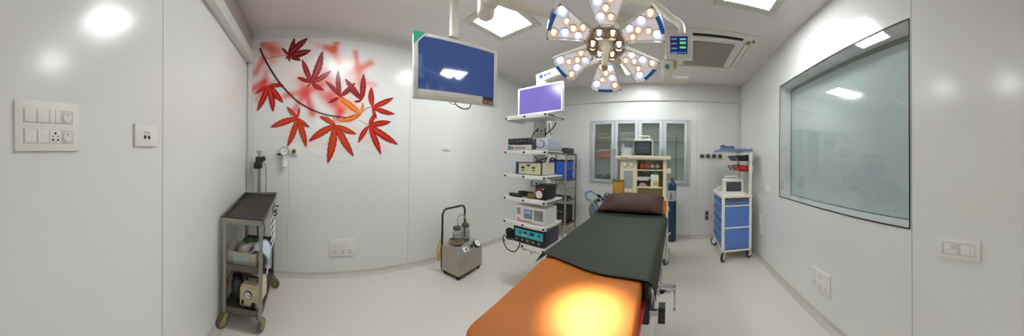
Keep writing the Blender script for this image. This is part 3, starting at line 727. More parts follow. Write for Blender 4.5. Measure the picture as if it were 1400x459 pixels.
padq([(-.655, 1.078), (-.135, 1.078), (-.094, 2.02), (-.70, 2.02)], .80, .878, rr=.03).build('body_mattress', mm, ot)
hd = Matrix.Translation((0, 2.03 - TB.y, .80)) @ Matrix.Rotation(math.radians(14), 4, 'X')
b = MB(); b.box(-.72 + .37, -.06 + .37, 0, .46, 0, .075, .025, 3, hd); b.build('head_mattress', mm, ot)
fr_m = mat('table_frame_black', (34, 32, 32), .4, var=.1)
b = MB(); b.box(-.635 - TB.x, -.092 - TB.x, 1.00 - TB.y, 2.02 - TB.y, .69, .798, .01).box(-.62 - TB.x, -.07 - TB.x, 2.03 - TB.y, 2.35 - TB.y, .72, .78, .01).box(-.125 - TB.x, -.095 - TB.x, 1.0 - TB.y, 1.05 - TB.y, .799, .874, .004); b.build('table_frame', fr_m, ot)
b = MB(); b.box(-.55 - TB.x, -.11 - TB.x, .46 - TB.y, 1.0 - TB.y, .765, .798, .008); b.build('leg_plate', red_pl, ot)
for sx in (-.675, -.080):
    b = MB(); ex = .02 if sx > -.4 else -.03; b.prism([(sx - .006 - TB.x, .99 - TB.y, .755), (sx + .006 - TB.x, .99 - TB.y, .755), (sx + ex + .006 - TB.x, 2.28 - TB.y, .755), (sx + ex - .006 - TB.x, 2.28 - TB.y, .755)], (0, 0, .03))
    for y in (1.08, 1.5, 1.9, 2.2): b.cyl((sx - TB.x, y - TB.y, .77), (sx - TB.x + (.06 if sx < -.4 else -.06), y - TB.y, .77), .009, n=10)
    b.build('side_rail', chrome, ot)
b = MB(); b.box(-.56 - TB.x, -.18 - TB.x, 1.3 - TB.y, 1.85 - TB.y, .62, .69, .015); b.build('tilt_head', steel, ot)
b = MB(); b.box(-.47 - TB.x, -.27 - TB.x, 1.47 - TB.y, 1.72 - TB.y, .14, .63, .02); b.build('column', steel, ot)
b = MB(); b.box(-.62 - TB.x, -.12 - TB.x, 1.15 - TB.y, 2.15 - TB.y, .03, .15, .03, 3); b.build('base', offwhite, ot)
for x in (-.57, -.17):
    for y in (1.22, 2.08):
        b = MB(); b.cyl((x - .015 - TB.x, y - TB.y, .03), (x + .015 - TB.x, y - TB.y, .03), .03, n=18); b.build('castor', dark_gr, ot)
# rail clamp with tommy bar
b = MB(); X = -.088 - TB.x; Y = 1.07 - TB.y
b.box(X - .016, X + .022, Y - .025, Y + .025, .735, .835, .006).cyl((X + .01, Y, .815), (X + .085, Y, .815), .020, n=16).cyl((X + .085, Y, .815), (X + .10, Y, .815), .013, n=12).cyl((X + .10, Y, .815), (X + .112, Y, .815), .008, n=10)
b.cyl((X + .045, Y - .028, .815), (X + .045, Y + .03, .815), .012, n=10)
b.cyl((X + .104, Y, .835), (X + .104, Y, .72), .0042, n=8).ell((X + .104, Y, .72), (.007, .007, .008)); cl = b.build('rail_clamp', chrome, ot)
b = MB(); b.cyl((X + .0, Y - .095, .765), (X + .045, Y - .095, .765), .014, n=14); b.build('knob_shaft', chrome, ot)
b = MB(); vs = []; n = 36
for z in (-.014, .014):
    for i in range(n):
        a = 2 * PI * i / n; r_ = .033 + .005 * math.cos(6 * a); vs.append((X + .050 + z, Y - .095 + r_ * math.cos(a), .765 + r_ * math.sin(a)))
b.add(vs, [tuple(range(n)), tuple(range(n, 2 * n))] + [(i, (i + 1) % n, n + (i + 1) % n, n + i) for i in range(n)]); b.build('hand_knob', black_pl, ot)
# spring (coiled cord) along the rail and white crank at the head end
b = MB(); b.tube([(X + .02 + .012 * math.cos(k * .9), Y + .05 + .006 * k, .75 + .012 * math.sin(k * .9)) for k in range(50)], .003, 5); b.build('coiled_cord', steel, ot)
b = MB(); b.cyl((X - .01, 1.86 - TB.y, .75), (X + .05, 1.86 - TB.y, .75), .009, n=10).cyl((X + .05, 1.86 - TB.y, .80), (X + .05, 1.86 - TB.y, .60), .009, n=10).cyl((X + .05, 1.86 - TB.y, .80), (X + .015, 1.86 - TB.y, .825), .007, n=8).cyl((X + .05, 1.86 - TB.y, .80), (X + .075, 1.86 - TB.y, .825), .007, n=8); b.build('crank_handle', white_pl, ot)

# dark green sheet: flat over the mattress, hanging a little on both sides
sh = MB(); vs, fs = [], []
NX, NY = 44, 60
def sheet_front(u):  # slanting near edge
    return 1.015 + (1 - u) * .055 + .01 * math.sin(u * 9) - .055 * u
for j in range(NY + 1):
    for i in range(NX + 1):
        u, v = i / NX, j / NY
        y = sheet_front(u) * (1 - v) + 2.13 * v
        xl = -.702 - .05 * (y - 1.0) / 1.3; xr = -.064 + .02 * (y - 1.0)
        x = xl + (xr - xl) * u
        z = .8885 + .0022 * math.sin(x * 16 + y * 3) * math.sin(y * 9 + x * 5) + .0028 * abs(math.sin(y * 3.4 + x * 1.3)) ** 6
        if y > 2.03: z += (y - 2.03) * .25
        lim0 = -.659 - .0455 * max(0, min(1, (y - 1.03) / .99)); lim1 = -.092 + .014 * (y - 1.0)
        if x < lim0: z -= min(.06, (lim0 - x) * 1.0 + 14 * (lim0 - x) ** 2)
        if x > lim1: z -= min(.055, (x - lim1) * 1.0 + 30 * (x - lim1) ** 2)
        vs.append((x, y, z))
for j in range(NY):
    for i in range(NX): a = j * (NX + 1) + i; fs.append((a, a + 1, a + NX + 2, a + NX + 1))
o = sh.add(vs, fs).build('drape_sheet', mat('dark_green_drape', (42, 46, 38), .6, spec=.3, var=.05, scale=5, bump=.08, bscale=14), None, smooth=80)
md = o.modifiers.new('thick', 'SOLIDIFY'); md.thickness = .003; md.offset = 1
tag(o, 'dark green sheet spread over the middle of the operating table', 'sheet')

# brown pillow
def pillow(name, label, cx, cy, cz, wx, wy, h, m, rx, rz=0):
    vs, fs = [], []; n, k = 40, 28
    for s_ in (1, -1):
        for j in range(k + 1):
            for i in range(n + 1):
                u, v = 2 * i / n - 1, 2 * j / k - 1
                e = max(0, (1 - abs(u) ** 3.2)) ** .55 * max(0, (1 - abs(v) ** 2.6)) ** .6
                pin = 1 - .055 * (1 - abs(u) ** 2) * abs(v) ** 3; pin2 = 1 - .05 * (1 - v * v) * abs(u) ** 3
                z = (1 if s_ > 0 else -.24) * h / 2 * e + (.005 * math.sin(u * 7 + v * 3) * e if s_ > 0 else 0)
                vs.append((u * wx / 2 * pin2, v * wy / 2 * pin, z))
    N = (n + 1) * (k + 1)
    for s_ in (0, 1):
        for j in range(k):
            for i in range(n): a = s_ * N + j * (n + 1) + i; fs.append((a, a + 1, a + n + 2, a + n + 1))
    o = MB().add(vs, fs).build(name, m, None, smooth=80)
    bm = bmesh.new(); bm.from_mesh(o.data); bmesh.ops.remove_doubles(bm, verts=bm.verts[:], dist=.0004); bmesh.ops.recalc_face_normals(bm, faces=bm.faces[:]); bm.to_mesh(o.data); bm.free()
    o.location = (cx, cy, cz); o.rotation_euler = (rx, 0, rz)
    return tag(o, label, 'pillow')
pillow('pillow', 'dark brown pillow at the head end of the operating table', -.39, 2.245, .966, .62, .37, .17, mat('brown_pillow_vinyl', (62, 36, 29), .65, spec=.3, var=.05, scale=9, bump=.05, bscale=30), math.radians(14.5))

# ------------------------------------------------------------------ surgical lamp
LC_ = Vector((-.427, 1.40, 2.125)); SPOT = Vector((-.27, .745, .88))
nz3 = (SPOT - LC_).normalized()
ny3 = (Vector((0, 0, -1)) - nz3 * Vector((0, 0, -1)).dot(nz3))
ny3 = Vector((-.27, .96, 0)) ; ny3 = (ny3 - nz3 * ny3.dot(nz3)).normalized()   # towards the head of the table = 'down' in the photograph
nx3 = ny3.cross(nz3).normalized()
LM = Matrix((nx3, ny3, nz3)).transposed().to_4x4(); LM.translation = LC_
sl_ = bpy.data.objects.new('surgical_lamp', None); COL.objects.link(sl_); sl_.matrix_world = LM; sl_.empty_display_size = .1
tag(sl_, 'flower-shaped surgical lamp with six lit petals above the operating table', 'surgical lamp')
lamp_w = mat('lamp_white_enamel', (230, 226, 214), .3, var=.02)
def reflector():
    m = bpy.data.materials.new('glowing_mottled_reflector'); m.use_nodes = True; nt = m.node_tree; b = nt.nodes['Principled BSDF']
    tc = nt.nodes.new('ShaderNodeTexCoord')
    n1 = nt.nodes.new('ShaderNodeTexNoise'); n1.inputs['Scale'].default_value = 14; n1.inputs['Detail'].default_value = 2
    vr = nt.nodes.new('ShaderNodeTexVoronoi'); vr.inputs['Scale'].default_value = 70
    rp = nt.nodes.new('ShaderNodeValToRGB'); cr = rp.color_ramp
    cr.elements[0].position = .3; cr.elements[0].color = rgb(232, 208, 194); cr.elements[1].position = .7; cr.elements[1].color = rgb(206, 210, 228)
    e = cr.elements.new(.5); e.color = rgb(226, 222, 222)
    bp = nt.nodes.new('ShaderNodeBump'); bp.inputs['Strength'].default_value = .5; bp.inputs['Distance'].default_value = .004
    for x in (n1, vr): nt.links.new(tc.outputs['Object'], x.inputs['Vector'])
    nt.links.new(n1.outputs['Fac'], rp.inputs['Fac']); nt.links.new(rp.outputs['Color'], b.inputs['Base Color'])
    nt.links.new(vr.outputs['Distance'], bp.inputs['Height']); nt.links.new(bp.outputs['Normal'], b.inputs['Normal'])
    b.inputs['Metallic'].default_value = .3; b.inputs['Roughness'].default_value = .35
    nt.links.new(rp.outputs['Color'], b.inputs['Emission Color']); b.inputs['Emission Strength'].default_value = .55  # emission lends the plate a glow, as if lit by its bulbs
    return m
refl_m = reflector()
blue_e = mat('blue_edge_strip', (44, 116, 205), .35, var=.04)
bulb_w = emis('cool_bulb_glow', (246, 248, 255), 16.0); bulb_o = emis('warm_bulb_glow', (255, 230, 200), 10.0)
dish_w = mat('cool_glow_dish', (150, 152, 164), .3, emit=.12, ecol=(240, 242, 255)); dish_o = mat('warm_glow_dish', (166, 150, 138), .3, emit=.12, ecol=(255, 214, 172))  # faint emission on the dishes stands in for the bulbs' halo
cov = glass('lamp_cover_clear', (240, 240, 244), .94, .05)
R0, R1, A0, A1 = .118, .372, .048, .122
def petal_outline(g=0.0, z=0.0):
    a = math.asin(A1 / R1); pts = []
    r0, r1 = R0 + g, R1 - g
    pts.append((r0, -A0 + g, z))
    for k in range(9):
        t = -a + 2 * a * k / 8; pts.append((r1 * math.cos(t) , (r1 * math.sin(t)) * (1 - g / A1), z))
    pts.append((r0, A0 - g, z)); return pts
BULBS = [(.318, -.066, 0, .030), (.322, .070, 1, .025), (.276, -.024, 1, .020), (.258, .046, 0, .026), (.222, .002, 1, .022), (.178, .030, 0, .021), (.172, -.028, 1, .021)]
pet0 = None; bulb_cache = {}
for k in range(6):
    a = PI / 2 + k * PI / 3; Rk = Matrix.Rotation(a, 4, 'Z') @ Matrix.Rotation(math.radians(-6), 4, 'Y')
    if pet0 is None:
        b = MB(); o0 = petal_outline(0, .0); o1 = petal_outline(.007, .0); n = len(o0)
        back = [(x * .985 + .004, y * .80, -.055) for x, y, _ in o0]
        inn = [(x, y, -.022) for x, y, _ in o1]
        fs = [(i, (i + 1) % n, n + (i + 1) % n, n + i) for i in range(n)] + [(2 * n + i, 2 * n + (i + 1) % n, (i + 1) % n, i) for i in range(n)] + [tuple(range(2 * n, 3 * n))] + [(n + i, n + (i + 1) % n, 3 * n + (i + 1) % n, 3 * n + i) for i in range(n)]
        b.add(o0 + o1 + back + inn, fs); hs = b.build('petal', lamp_w, sl_)
        MB().add(inn, [tuple(range(n))]).build('reflector', refl_m, hs, smooth=0)
        b = MB(); e_ = petal_outline(-.0015, .0); a_ = math.asin(A1 / R1) * .45
        arc = [(( R1 + .0015) * math.cos(t), (R1 + .0015) * math.sin(t)) for t in [-a_ + 2 * a_ * q / 8 for q in range(9)]]
        arc2 = [((R1 - .024) * math.cos(t), (R1 - .024) * math.sin(t)) for t in [-a_ + 2 * a_ * q / 8 for q in range(9)]]
        vs = [(x, y, .0035) for x, y in arc] + [(x, y, .0035) for x, y in arc2] + [(x, y, -.04) for x, y in arc]
        fs = [(i, i + 1, 9 + i + 1, 9 + i) for i in range(8)] + [(i, i + 1, 18 + i + 1, 18 + i) for i in range(8)]
        b.add(vs, fs).build('blue_strip', blue_e, hs)
        for (r_, t_, kind, s_) in BULBS:
            b = MB(); b.lathe([(.0001, -.0205), (s_ * .5, -.020), (s_ * .9, -.0165), (s_ * 1.2, -.0105), (s_ * 1.28, -.0085), (s_ * 1.28, -.021)], (r_, t_, 0), 18).use(1).ell((r_, t_, -.011), (s_ * .42, s_ * .42, .009), 12, 6)
            b.build('bulb', [dish_w if kind == 0 else dish_o, bulb_w if kind == 0 else bulb_o], hs)
        MB().add([(x, y, .0005) for x, y, _ in o1], [tuple(range(n))]).build('clear_cover', cov, hs, smooth=0)
        for (x, y) in ((R0 + .012, -.036), (R0 + .012, .036), (R1 - .025, -.110), (R1 - .025, .110)): MB().cyl((x, y, 0), (x, y, .004), .0042, n=8).build('screw_head', mat('copper_screw', (120, 80, 60), .4, metal=.6), hs)
        pet0 = hs; hs.matrix_basis = Rk
    else:
        c = copy_tree(pet0, sl_); c.matrix_basis = Rk
# hub with six small lights, square boss and handle
b = MB(); b.cyl((0, 0, -.06), (0, 0, -.012), .125, .12, n=36).use(1).cyl((0, 0, -.012), (0, 0, -.004), .118, n=36); b.build('hub', [lamp_w, mat('brown_chrome_hub', (214, 190, 172), .3, metal=.25, var=.15, scale=20)], sl_)
for k in range(6):
    a = PI / 2 + PI / 6 + k * PI / 3 - PI / 6 + PI / 6
    c_ = (.083 * math.cos(a), .083 * math.sin(a), 0)
    b = MB(); b.lathe([(.0001, -.003), (.024, -.0025), (.033, .004), (.034, .012), (.031, .006)], c_, 18).use(1).ell((c_[0], c_[1], .004), (.009, .009, .010), 12, 6)
    b.build('hub_light', [mat('hub_dish', (150, 130, 120), .2, metal=.7), bulb_w if k % 2 else bulb_o], sl_)
b = MB(); b.box(-.046, .046, -.046, .046, -.004, .018, .008, 2); b.build('boss', cream_pl, sl_)
b = MB(); b.lathe([(.032, .016), (.032, .03), (.022, .04), (.0195, .06), (.021, .19), (.0215, .21), (.017, .215), (.0001, .215)], (0, 0, 0), 22).use(1).lathe([(.0168, .2155), (.0001, .2165)], (0, 0, 0), 20); b.build('handle', [cream_pl, mat('handle_end_tan', (186, 160, 130), .5)], sl_)
for k in range(6):
    a = k * PI / 3 + PI / 6 + PI / 3
    b = MB(); q = PI / 2 + k * PI / 3
    b.tube([(.10 * math.cos(q), .10 * math.sin(q), -.05), (.17 * math.cos(q), .17 * math.sin(q), -.062), (.26 * math.cos(q), .26 * math.sin(q), -.075)], .022, 10); b.build('petal_arm', lamp_w, sl_)
# suspension arms
def W2L(p): return LM.inverted() @ Vector(p)
b = MB(); b.cyl(W2L(LC_ - nz3 * .06), W2L(LC_ - nz3 * .15), .06, .05, n=24); b.build('swivel', lamp_w, sl_)
top = LC_ - nz3 * .13
elb = Vector((-.955, .90, 2.26))
b = MB(); b.tube([W2L(p) for p in (top, top + Vector((-.10, .01, .03)), Vector((-.70, 1.27, 2.285)), Vector((-.86, 1.05, 2.29)), elb + Vector((.0, .0, .06)))], .032, 12, smooth=5); b.build('lower_arm', lamp_w, sl_)
b = MB(); b.cyl(W2L(elb + Vector((0, 0, -.055))), W2L(elb + Vector((0, 0, .17))), .05, n=24).ell(W2L(elb + Vector((0, 0, -.055))), (.05, .05, .03), M=LM.to_3x3().inverted()); b.build('elbow', lamp_w, sl_)
mnt = Vector((-.42, .62, 2.8))
b = MB(); b.tube([W2L(p) for p in (elb + Vector((0, 0, .0)), elb + Vector((.12, -.03, .01)), Vector((mnt.x, mnt.y, 2.33)))], .045, 12, smooth=4); b.build('upper_arm', lamp_w, sl_)
b = MB(); b.cyl(W2L((mnt.x, mnt.y, 2.27)), W2L((mnt.x, mnt.y, 2.8)), .055, n=20).cyl(W2L((mnt.x, mnt.y, 2.74)), W2L((mnt.x, mnt.y, 2.7995)), .14, n=28); b.build('ceiling_mount', lamp_w, sl_)
# control panel on its bent tube
P_ = [(-.50, 1.47, 2.335), (-.35, 1.475, 2.425), (-.23, 1.485, 2.44), (-.13, 1.49, 2.405), (-.03, 1.49, 2.325), (.035, 1.475, 2.27), (.047, 1.44, 2.21), (.045, 1.42, 2.13)]
b = MB(); b.tube([W2L(p) for p in P_], .022, 12, smooth=5); b.build('panel_tube', lamp_w, sl_)
pc = Matrix.Translation((.028, 1.40, 2.088)) @ Matrix.Rotation(math.radians(-3), 4, 'Z') @ Matrix.Rotation(math.radians(14), 4, 'X')
LMi = LM.inverted()
b = MB(); b.box(-.082, .082, -.022, .03, -.075, .075, .008, 2, LMi @ pc); cp = b.build('control_panel', offwhite, sl_)
b = MB(); b.box(-.052, .052, -.0245, -.020, -.045, .052, .0, 1, LMi @ pc).use(1)
for r_ in range(4): b.box(-.045, -.012, -.026, -.0243, .034 - .026 * r_, .041 - .026 * r_, 0, 1, LMi @ pc)
b.use(2).box(.006, .042, -.026, -.0243, .010, .022, 0, 1, LMi @ pc).box(.006, .042, -.026, -.0243, -.014, -.004, 0, 1, LMi @ pc).use(3).box(.006, .042, -.026, -.0243, .032, .040, 0, 1, LMi @ pc).use(1)
for r_ in range(6): b.box(-.046 + .016 * r_, -.037 + .016 * r_, -.026, -.0243, -.04, -.034, 0, 1, LMi @ pc)
b.build('display', [mat('navy_display', (20, 32, 78), .15, emit=.4, ecol=(24, 40, 96)), emis('display_blue', (86, 130, 200), .9), emis('display_green', (90, 210, 90), 1.0), emis('display_pale', (120, 170, 220), 1.0)], cp)
b = MB(); b.box(-.105, -.035, -.016, .02, -.215, -.076, .008, 2, LMi @ pc).box(-.10, -.02, -.016, .02, -.215, -.17, .012, 2, LMi @ pc); b.build('grip_bracket', offwhite, sl_)
b = MB(); b.cyl((LMi @ pc) @ Vector((-.07, .002, -.193)), (LMi @ pc) @ Vector((.062, .002, -.193)), .022, n=18); b.build('grip_bar', offwhite, sl_)
b = MB(); b.cyl((LMi @ pc) @ Vector((-.07, -.022, -.115)), (LMi @ pc) @ Vector((-.07, -.015, -.115)), .015, n=16); b.build('green_button', teal, sl_)
b = MB(); b.box(-.033, -.012, -.012, .01, -.14, -.078, .003, 1, LMi @ pc).use(1).box(-.03, -.024, -.0135, -.011, -.125, -.085, 0, 1, LMi @ pc).box(-.02, -.015, -.0135, -.011, -.125, -.085, 0, 1, LMi @ pc); b.build('latch', [cream_pl, brass], sl_)
# the light thrown by the petals
for k in range(6):
    a = PI / 2 + k * PI / 3
    ld = bpy.data.lights.new('petal_beam', 'SPOT'); lo = bpy.data.objects.new('petal_beam', ld); COL.objects.link(lo)
    p = LM @ Vector((.27 * math.cos(a), .27 * math.sin(a), .03)); lo.location = p
    lo.rotation_euler = (SPOT - p).to_track_quat('-Z', 'Y').to_euler()
    ld.energy = 150; ld.spot_size = math.radians(13.5); ld.spot_blend = 1.0; ld.shadow_soft_size = .06; ld.color = (1.0, .87, .56)
# ------------------------------------------------------------------ equipment pendant (hanging shelf tower)
PB = Vector((-1.44, 2.14, 0))
pd = thing('equipment_pendant', 'white ceiling pendant column carrying six equipment shelves', 'equipment pendant', PB)
def pl(x, y, z): return (x - PB.x, y - PB.y, z)
SX0, SX1, SY0, SY1 = -1.71, -1.185, 1.95, 2.30
shelfz = [1.852, 1.479, 1.224, .978, .722, .505]
shw = mat('shelf_white', (236, 236, 232), .3, var=.015)
for k, z in enumerate(shelfz):
    b = MB(); b.box(SX0 - PB.x, SX1 - PB.x, SY0 - PB.y, SY1 - PB.y, z - .022, z - .004, .003)
    b.box(SX0 - PB.x, SX1 - PB.x, SY0 - PB.y - .008, SY0 - PB.y, z - .042, z, .003).box(SX0 - PB.x - .008, SX0 - PB.x, SY0 - PB.y, SY1 - PB.y, z - .042, z, .003).box(SX1 - PB.x, SX1 - PB.x + .008, SY0 - PB.y, SY1 - PB.y, z - .042, z, .003)
    s_ = b.build('shelf', shw, pd)
    for x in (SX0 + .01, (SX0 + SX1) / 2, SX1 - .01):
        b = MB(); b.cyl(pl(x, SY0 - .016, z - .02), pl(x, SY0 - .008, z - .02), .011, n=12); b.build('bumper', black_pl, s_)
    b = MB(); b.tube([pl(SX1 + .012, SY0 + .02, z - .02), pl(SX1 + .03, SY0 + .04, z - .02), pl(SX1 + .03, SY1 - .04, z - .02), pl(SX1 + .012, SY1 - .02, z - .02)], .008, 8); b.build('side_bar', dsteel, s_)
b = MB(); b.box(-1.585 - PB.x, -1.40 - PB.x, 2.302 - PB.y, 2.42 - PB.y, .45, 2.20, .012, 2); col = b.build('column', offwhite, pd)
for z in (1.72, 1.62, 1.36, 1.1):
    b = MB(); b.box(-1.56 - PB.x, -1.425 - PB.x, 2.298 - PB.y, 2.303 - PB.y, z - .03, z + .03, .002).use(1).cyl(pl(-1.52, 2.2965, z), pl(-1.52, 2.2985, z), .012, n=10).cyl(pl(-1.465, 2.2965, z), pl(-1.465, 2.2985, z), .012, n=10); b.build('socket_strip', [white_pl, dark_gr], col)
b = MB(); b.cyl(pl(-1.49, 2.36, 2.20), pl(-1.49, 2.36, 2.30), .085, n=28).cyl(pl(-1.49, 2.36, 2.30), pl(-1.49, 2.36, 2.33), .07, n=28); b.build('rotary_joint', offwhite, pd)
b = MB(); M_ = Matrix.Translation(pl(-1.49, 2.36, 2.30)) @ Matrix.Rotation(math.atan2(-.08, .97), 4, 'Z') @ Matrix.Rotation(math.radians(-6), 4, 'Y')
b.box(-.07, .98, -.06, .06, .0, .115, .03, 4, M_).use(1).cyl(M_ @ Vector((.02, -.0605, .06)), M_ @ Vector((.02, -.0625, .06)), .026, n=18).box(.06, .085, -.0615, -.0595, .045, .075, 0, 1, M_).box(.095, .115, -.0615, -.0595, .045, .07, 0, 1, M_).box(.125, .15, -.0615, -.0595, .045, .075, 0, 1, M_)
b.build('pendant_arm', [offwhite, mat('logo_blue', (36, 90, 150), .4)], pd)
e_ = M_ @ Vector((.93, 0, .1)); b = MB(); b.cyl(e_, (e_.x, e_.y, 2.80), .075, n=24).cyl((e_.x, e_.y, 2.765), (e_.x, e_.y, 2.80), .16, n=30); b.build('ceiling_mount', offwhite, pd)
b = MB(); b.box(-1.50 - PB.x, -1.28 - PB.x, 1.99 - PB.y, 2.06 - PB.y, .425, .46, .006).cyl(pl(-1.45, 1.98, .43), pl(-1.45, 1.98, .47), .014, n=10).cyl(pl(-1.33, 1.98, .43), pl(-1.33, 1.98, .47), .014, n=10).cyl(pl(-1.39, 2.02, .39), pl(-1.39, 2.02, .43), .012, n=10).box(-1.395 - PB.x, -1.385 - PB.x, 2.0 - PB.y, 2.05 - PB.y, .45, .484); b.build('gas_block', chrome, pd)
b = MB(); b.tube([pl(-1.50, 2.29, 1.75), pl(-1.57, 2.275, 1.68), pl(-1.58, 2.28, 1.60), pl(-1.56, 2.285, 1.5)], .006, 6, smooth=5).tube([pl(-1.40, 2.28, 1.74), pl(-1.36, 2.22, 1.66), pl(-1.31, 2.15, 1.66), pl(-1.26, 2.22, 1.74), pl(-1.25, 2.26, 1.80)], .007, 6, smooth=5).tube([pl(-1.35, 2.28, 1.80), pl(-1.32, 2.24, 1.72), pl(-1.28, 2.2, 1.66)], .006, 6, smooth=5)
b.tube([pl(-1.53, 2.27, 1.42), pl(-1.47, 2.26, 1.37), pl(-1.40, 2.27, 1.36), pl(-1.35, 2.25, 1.42)], .006, 6, smooth=5).tube([pl(-1.38, 2.27, 1.40), pl(-1.45, 2.255, 1.38), pl(-1.53, 2.27, 1.36)], .006, 6, smooth=5).tube([pl(-1.33, 2.265, 1.33), pl(-1.30, 2.25, 1.40), pl(-1.23, 2.22, 1.39), pl(-1.215, 2.20, 1.33), pl(-1.22, 2.22, 1.25)], .009, 6, smooth=5)
b.tube([pl(-1.56, 2.28, 1.16), pl(-1.52, 2.2, 1.09), pl(-1.42, 2.2, 1.07), pl(-1.36, 2.23, 1.04)], .005, 6, smooth=5)
b.build('cable_bundle', black_pl, pd)

def boxdev(name, label, cat, x0, x1, y0, y1, z, h, body, group=None, rz=0):
    """equipment case: Empty at its base, body and four feet; local -y is the face"""
    t = thing(name, label, cat, ((x0 + x1) / 2, (y0 + y1) / 2, z), rz, group)
    w_, d_ = (x1 - x0) / 2, (y1 - y0) / 2
    b = MB(); b.box(-w_, w_, -d_, d_, .008, h, .005, 2)
    for x in (-w_ + .02, w_ - .02):
        for y in (-d_ + .02, d_ - .02): b.cyl((x, y, 0), (x, y, .009), .008, n=8)
    b.build('casing', body, t)
    return t, w_, d_
grey_case = mat('grey_case', (150, 152, 154), .4, metal=.3, var=.04)
# monitor on the top shelf
mn = thing('flat_monitor', 'small white-framed monitor with violet screen on the top pendant shelf', 'monitor', (-1.345, 2.065, shelfz[0]), math.radians(4))
tl = Matrix.Translation((0, 0, .172)) @ Matrix.Rotation(math.radians(-2.2), 4, 'Y') @ Matrix.Rotation(math.radians(-3), 4, 'X')
b = MB(); b.box(-.272, .272, -.005, .03, -.155, .155, .008, 2, tl)
for (a, c, d, e) in ((-.272, -.25, -.155, .155), (.25, .272, -.155, .155), (-.25, .25, .135, .155), (-.25, .25, -.155, -.138)): b.box(a, c, -.010, -.003, d, e, .002, 1, tl)
b.build('bezel', white_pl, mn)
MB().box(-.25, .25, -.0075, -.004, -.138, .135, 0, 1, tl).build('screen', mat('violet_screen', (60, 50, 110), .15, emit=.62, ecol=(134, 122, 196), var=.05, scale=2), mn, smooth=0)
b = MB(); b.box(-.10, .10, -.05, .10, 0, .012, .004).box(-.03, .03, .035, .06, .01, .16, .006); b.build('stand', grey_pl, mn)
# shelf 2
t, w_, d_ = boxdev('camera_processor', 'pale camera processor with teal badge under the dark recorder', 'medical device', -1.695, -1.375, 1.965, 2.25, shelfz[1] - .003, .062, mat('pale_grey_case', (206, 206, 204), .4))
MB().box(-w_ + .004, -w_ + .05, -d_ - .002, -d_ + .001, .012, .058).build('badge', teal, t)
MB().box(-.11, -.07, -d_ - .003, -d_ + .001, .026, .042).build('button', red_pl, t)
for k in range(4): b = MB(); b.cyl((-.03 + .035 * k, -d_ - .006, .034), (-.03 + .035 * k, -d_, .034), .008, n=10); b.build('control_knob', dark_gr, t)
t, w_, d_ = boxdev('video_recorder', 'dark video recorder stacked on the pale camera processor', 'medical device', -1.695, -1.385, 1.97, 2.25, shelfz[1] + .0605, .072, mat('charcoal_case', (60, 60, 64), .4))
b = MB(); b.box(-.12, .12, -d_ - .003, -d_ + .001, .018, .06, .001).use(1).box(-.10, -.06, -d_ - .0045, -d_, .03, .048).use(2)
for k in range(5): b.cyl((-.03 + .03 * k, -d_ - .007, .04), (-.03 + .03 * k, -d_, .04), .007, n=10)
b.build('front_panel', [black_pl, mat('dim_red', (120, 40, 44), .4), grey_pl], t)
t, w_, d_ = boxdev('printer_unit', 'silver sided device right of the recorder on the second shelf', 'medical device', -1.365, -1.175, 1.97, 2.27, shelfz[1] - .003, .125, mat('silver_case', (196, 202, 214), .35, metal=.25))
b = MB(); b.box(-w_ + .004, -w_ + .05, -d_ - .003, -d_ + .001, .012, .12, .002).use(1).tube([(-w_ + .06, -d_ - .004, .05), (-w_ + .08, -d_ - .02, .03), (-w_ + .14, -d_ - .02, .035), (-w_ + .15, -d_ - .012, .08), (-w_ + .10, -d_ - .006, .11)], .004, 6, smooth=5); b.build('front_panel', [dark_gr, black_pl], t)
# shelf 3
t, w_, d_ = boxdev('insufflator', 'cream device with blue front frame and two green displays', 'medical device', -1.575, -1.25, 1.985, 2.24, shelfz[2] - .003, .13, cream_pl)
b = MB(); b.box(-w_ - .006, w_ + .006, -d_ - .012, -d_ + .001, .004, .137, .006).use(1).box(-w_ + .04, w_ - .008, -d_ - .0145, -d_ - .01, .012, .126, .002).use(2).box(-.09, -.05, -d_ - .016, -d_ - .014, .07, .088).box(.05, .09, -d_ - .016, -d_ - .014, .07, .088).box(-.015, .025, -d_ - .016, -d_ - .014, .095, .112).use(3).box(-.09, -.05, -d_ - .016, -d_ - .014, .045, .056).box(.05, .09, -d_ - .016, -d_ - .014, .045, .056)
b.build('front_panel', [mat('navy_frame', (48, 52, 120), .4), mat('lime_cream_face', (214, 214, 168), .4), slot_m, mat('olive_mark', (110, 110, 70), .5)], t)
# shelf 4
t, w_, d_ = boxdev('light_source', 'black light source with round pale port and red ring', 'medical device', -1.32, -1.20, 1.975, 2.19, shelfz[3] - .003, .155, black_pl)
b = MB(); b.cyl((-.01, -d_ - .012, .06), (-.01, -d_, .06), .038, n=24).use(1).cyl((-.01, -d_ - .008, .085), (-.01, -d_ + .001, .085), .042, n=24).use(0).box(.025, .04, -d_ - .003, -d_, .11, .122)
b.build('port', [white_pl, mat('deep_red', (150, 24, 30), .4)], t)
o = MB().box(-.05, .05, -.02, .03, 0, .01, .003).build('paper_note', white_pl, None, loc=(-1.27, 1.95 + .03 - .02, shelfz[3] - .003 + .0005)); tag(o, 'small white card in front of the black light source', 'card'); o.scale = (.7, .4, .6)
def coil(name, label, c, rx, ry, m, r, seed, turns=5, h=.03, cat='cable'):
    rnd = random.Random(seed); pts = []
    for k in range(turns * 10):
        a = k * .63; f = 1 + rnd.uniform(-.18, .18)
        pts.append((c[0] + rx * f * math.cos(a), c[1] + ry * f * math.sin(a), c[2] + r + h * k / (turns * 10) + rnd.uniform(0, .006)))
    o = MB().tube(pts, r, 7, smooth=3).build(name, m, None, smooth=80); return tag(o, label, cat)
coil('camera_cable', 'black camera cable coiled on the fourth pendant shelf', (-1.54, 2.10, shelfz[3] - .002), .085, .055, black_pl, .009, 4, 6, .035)
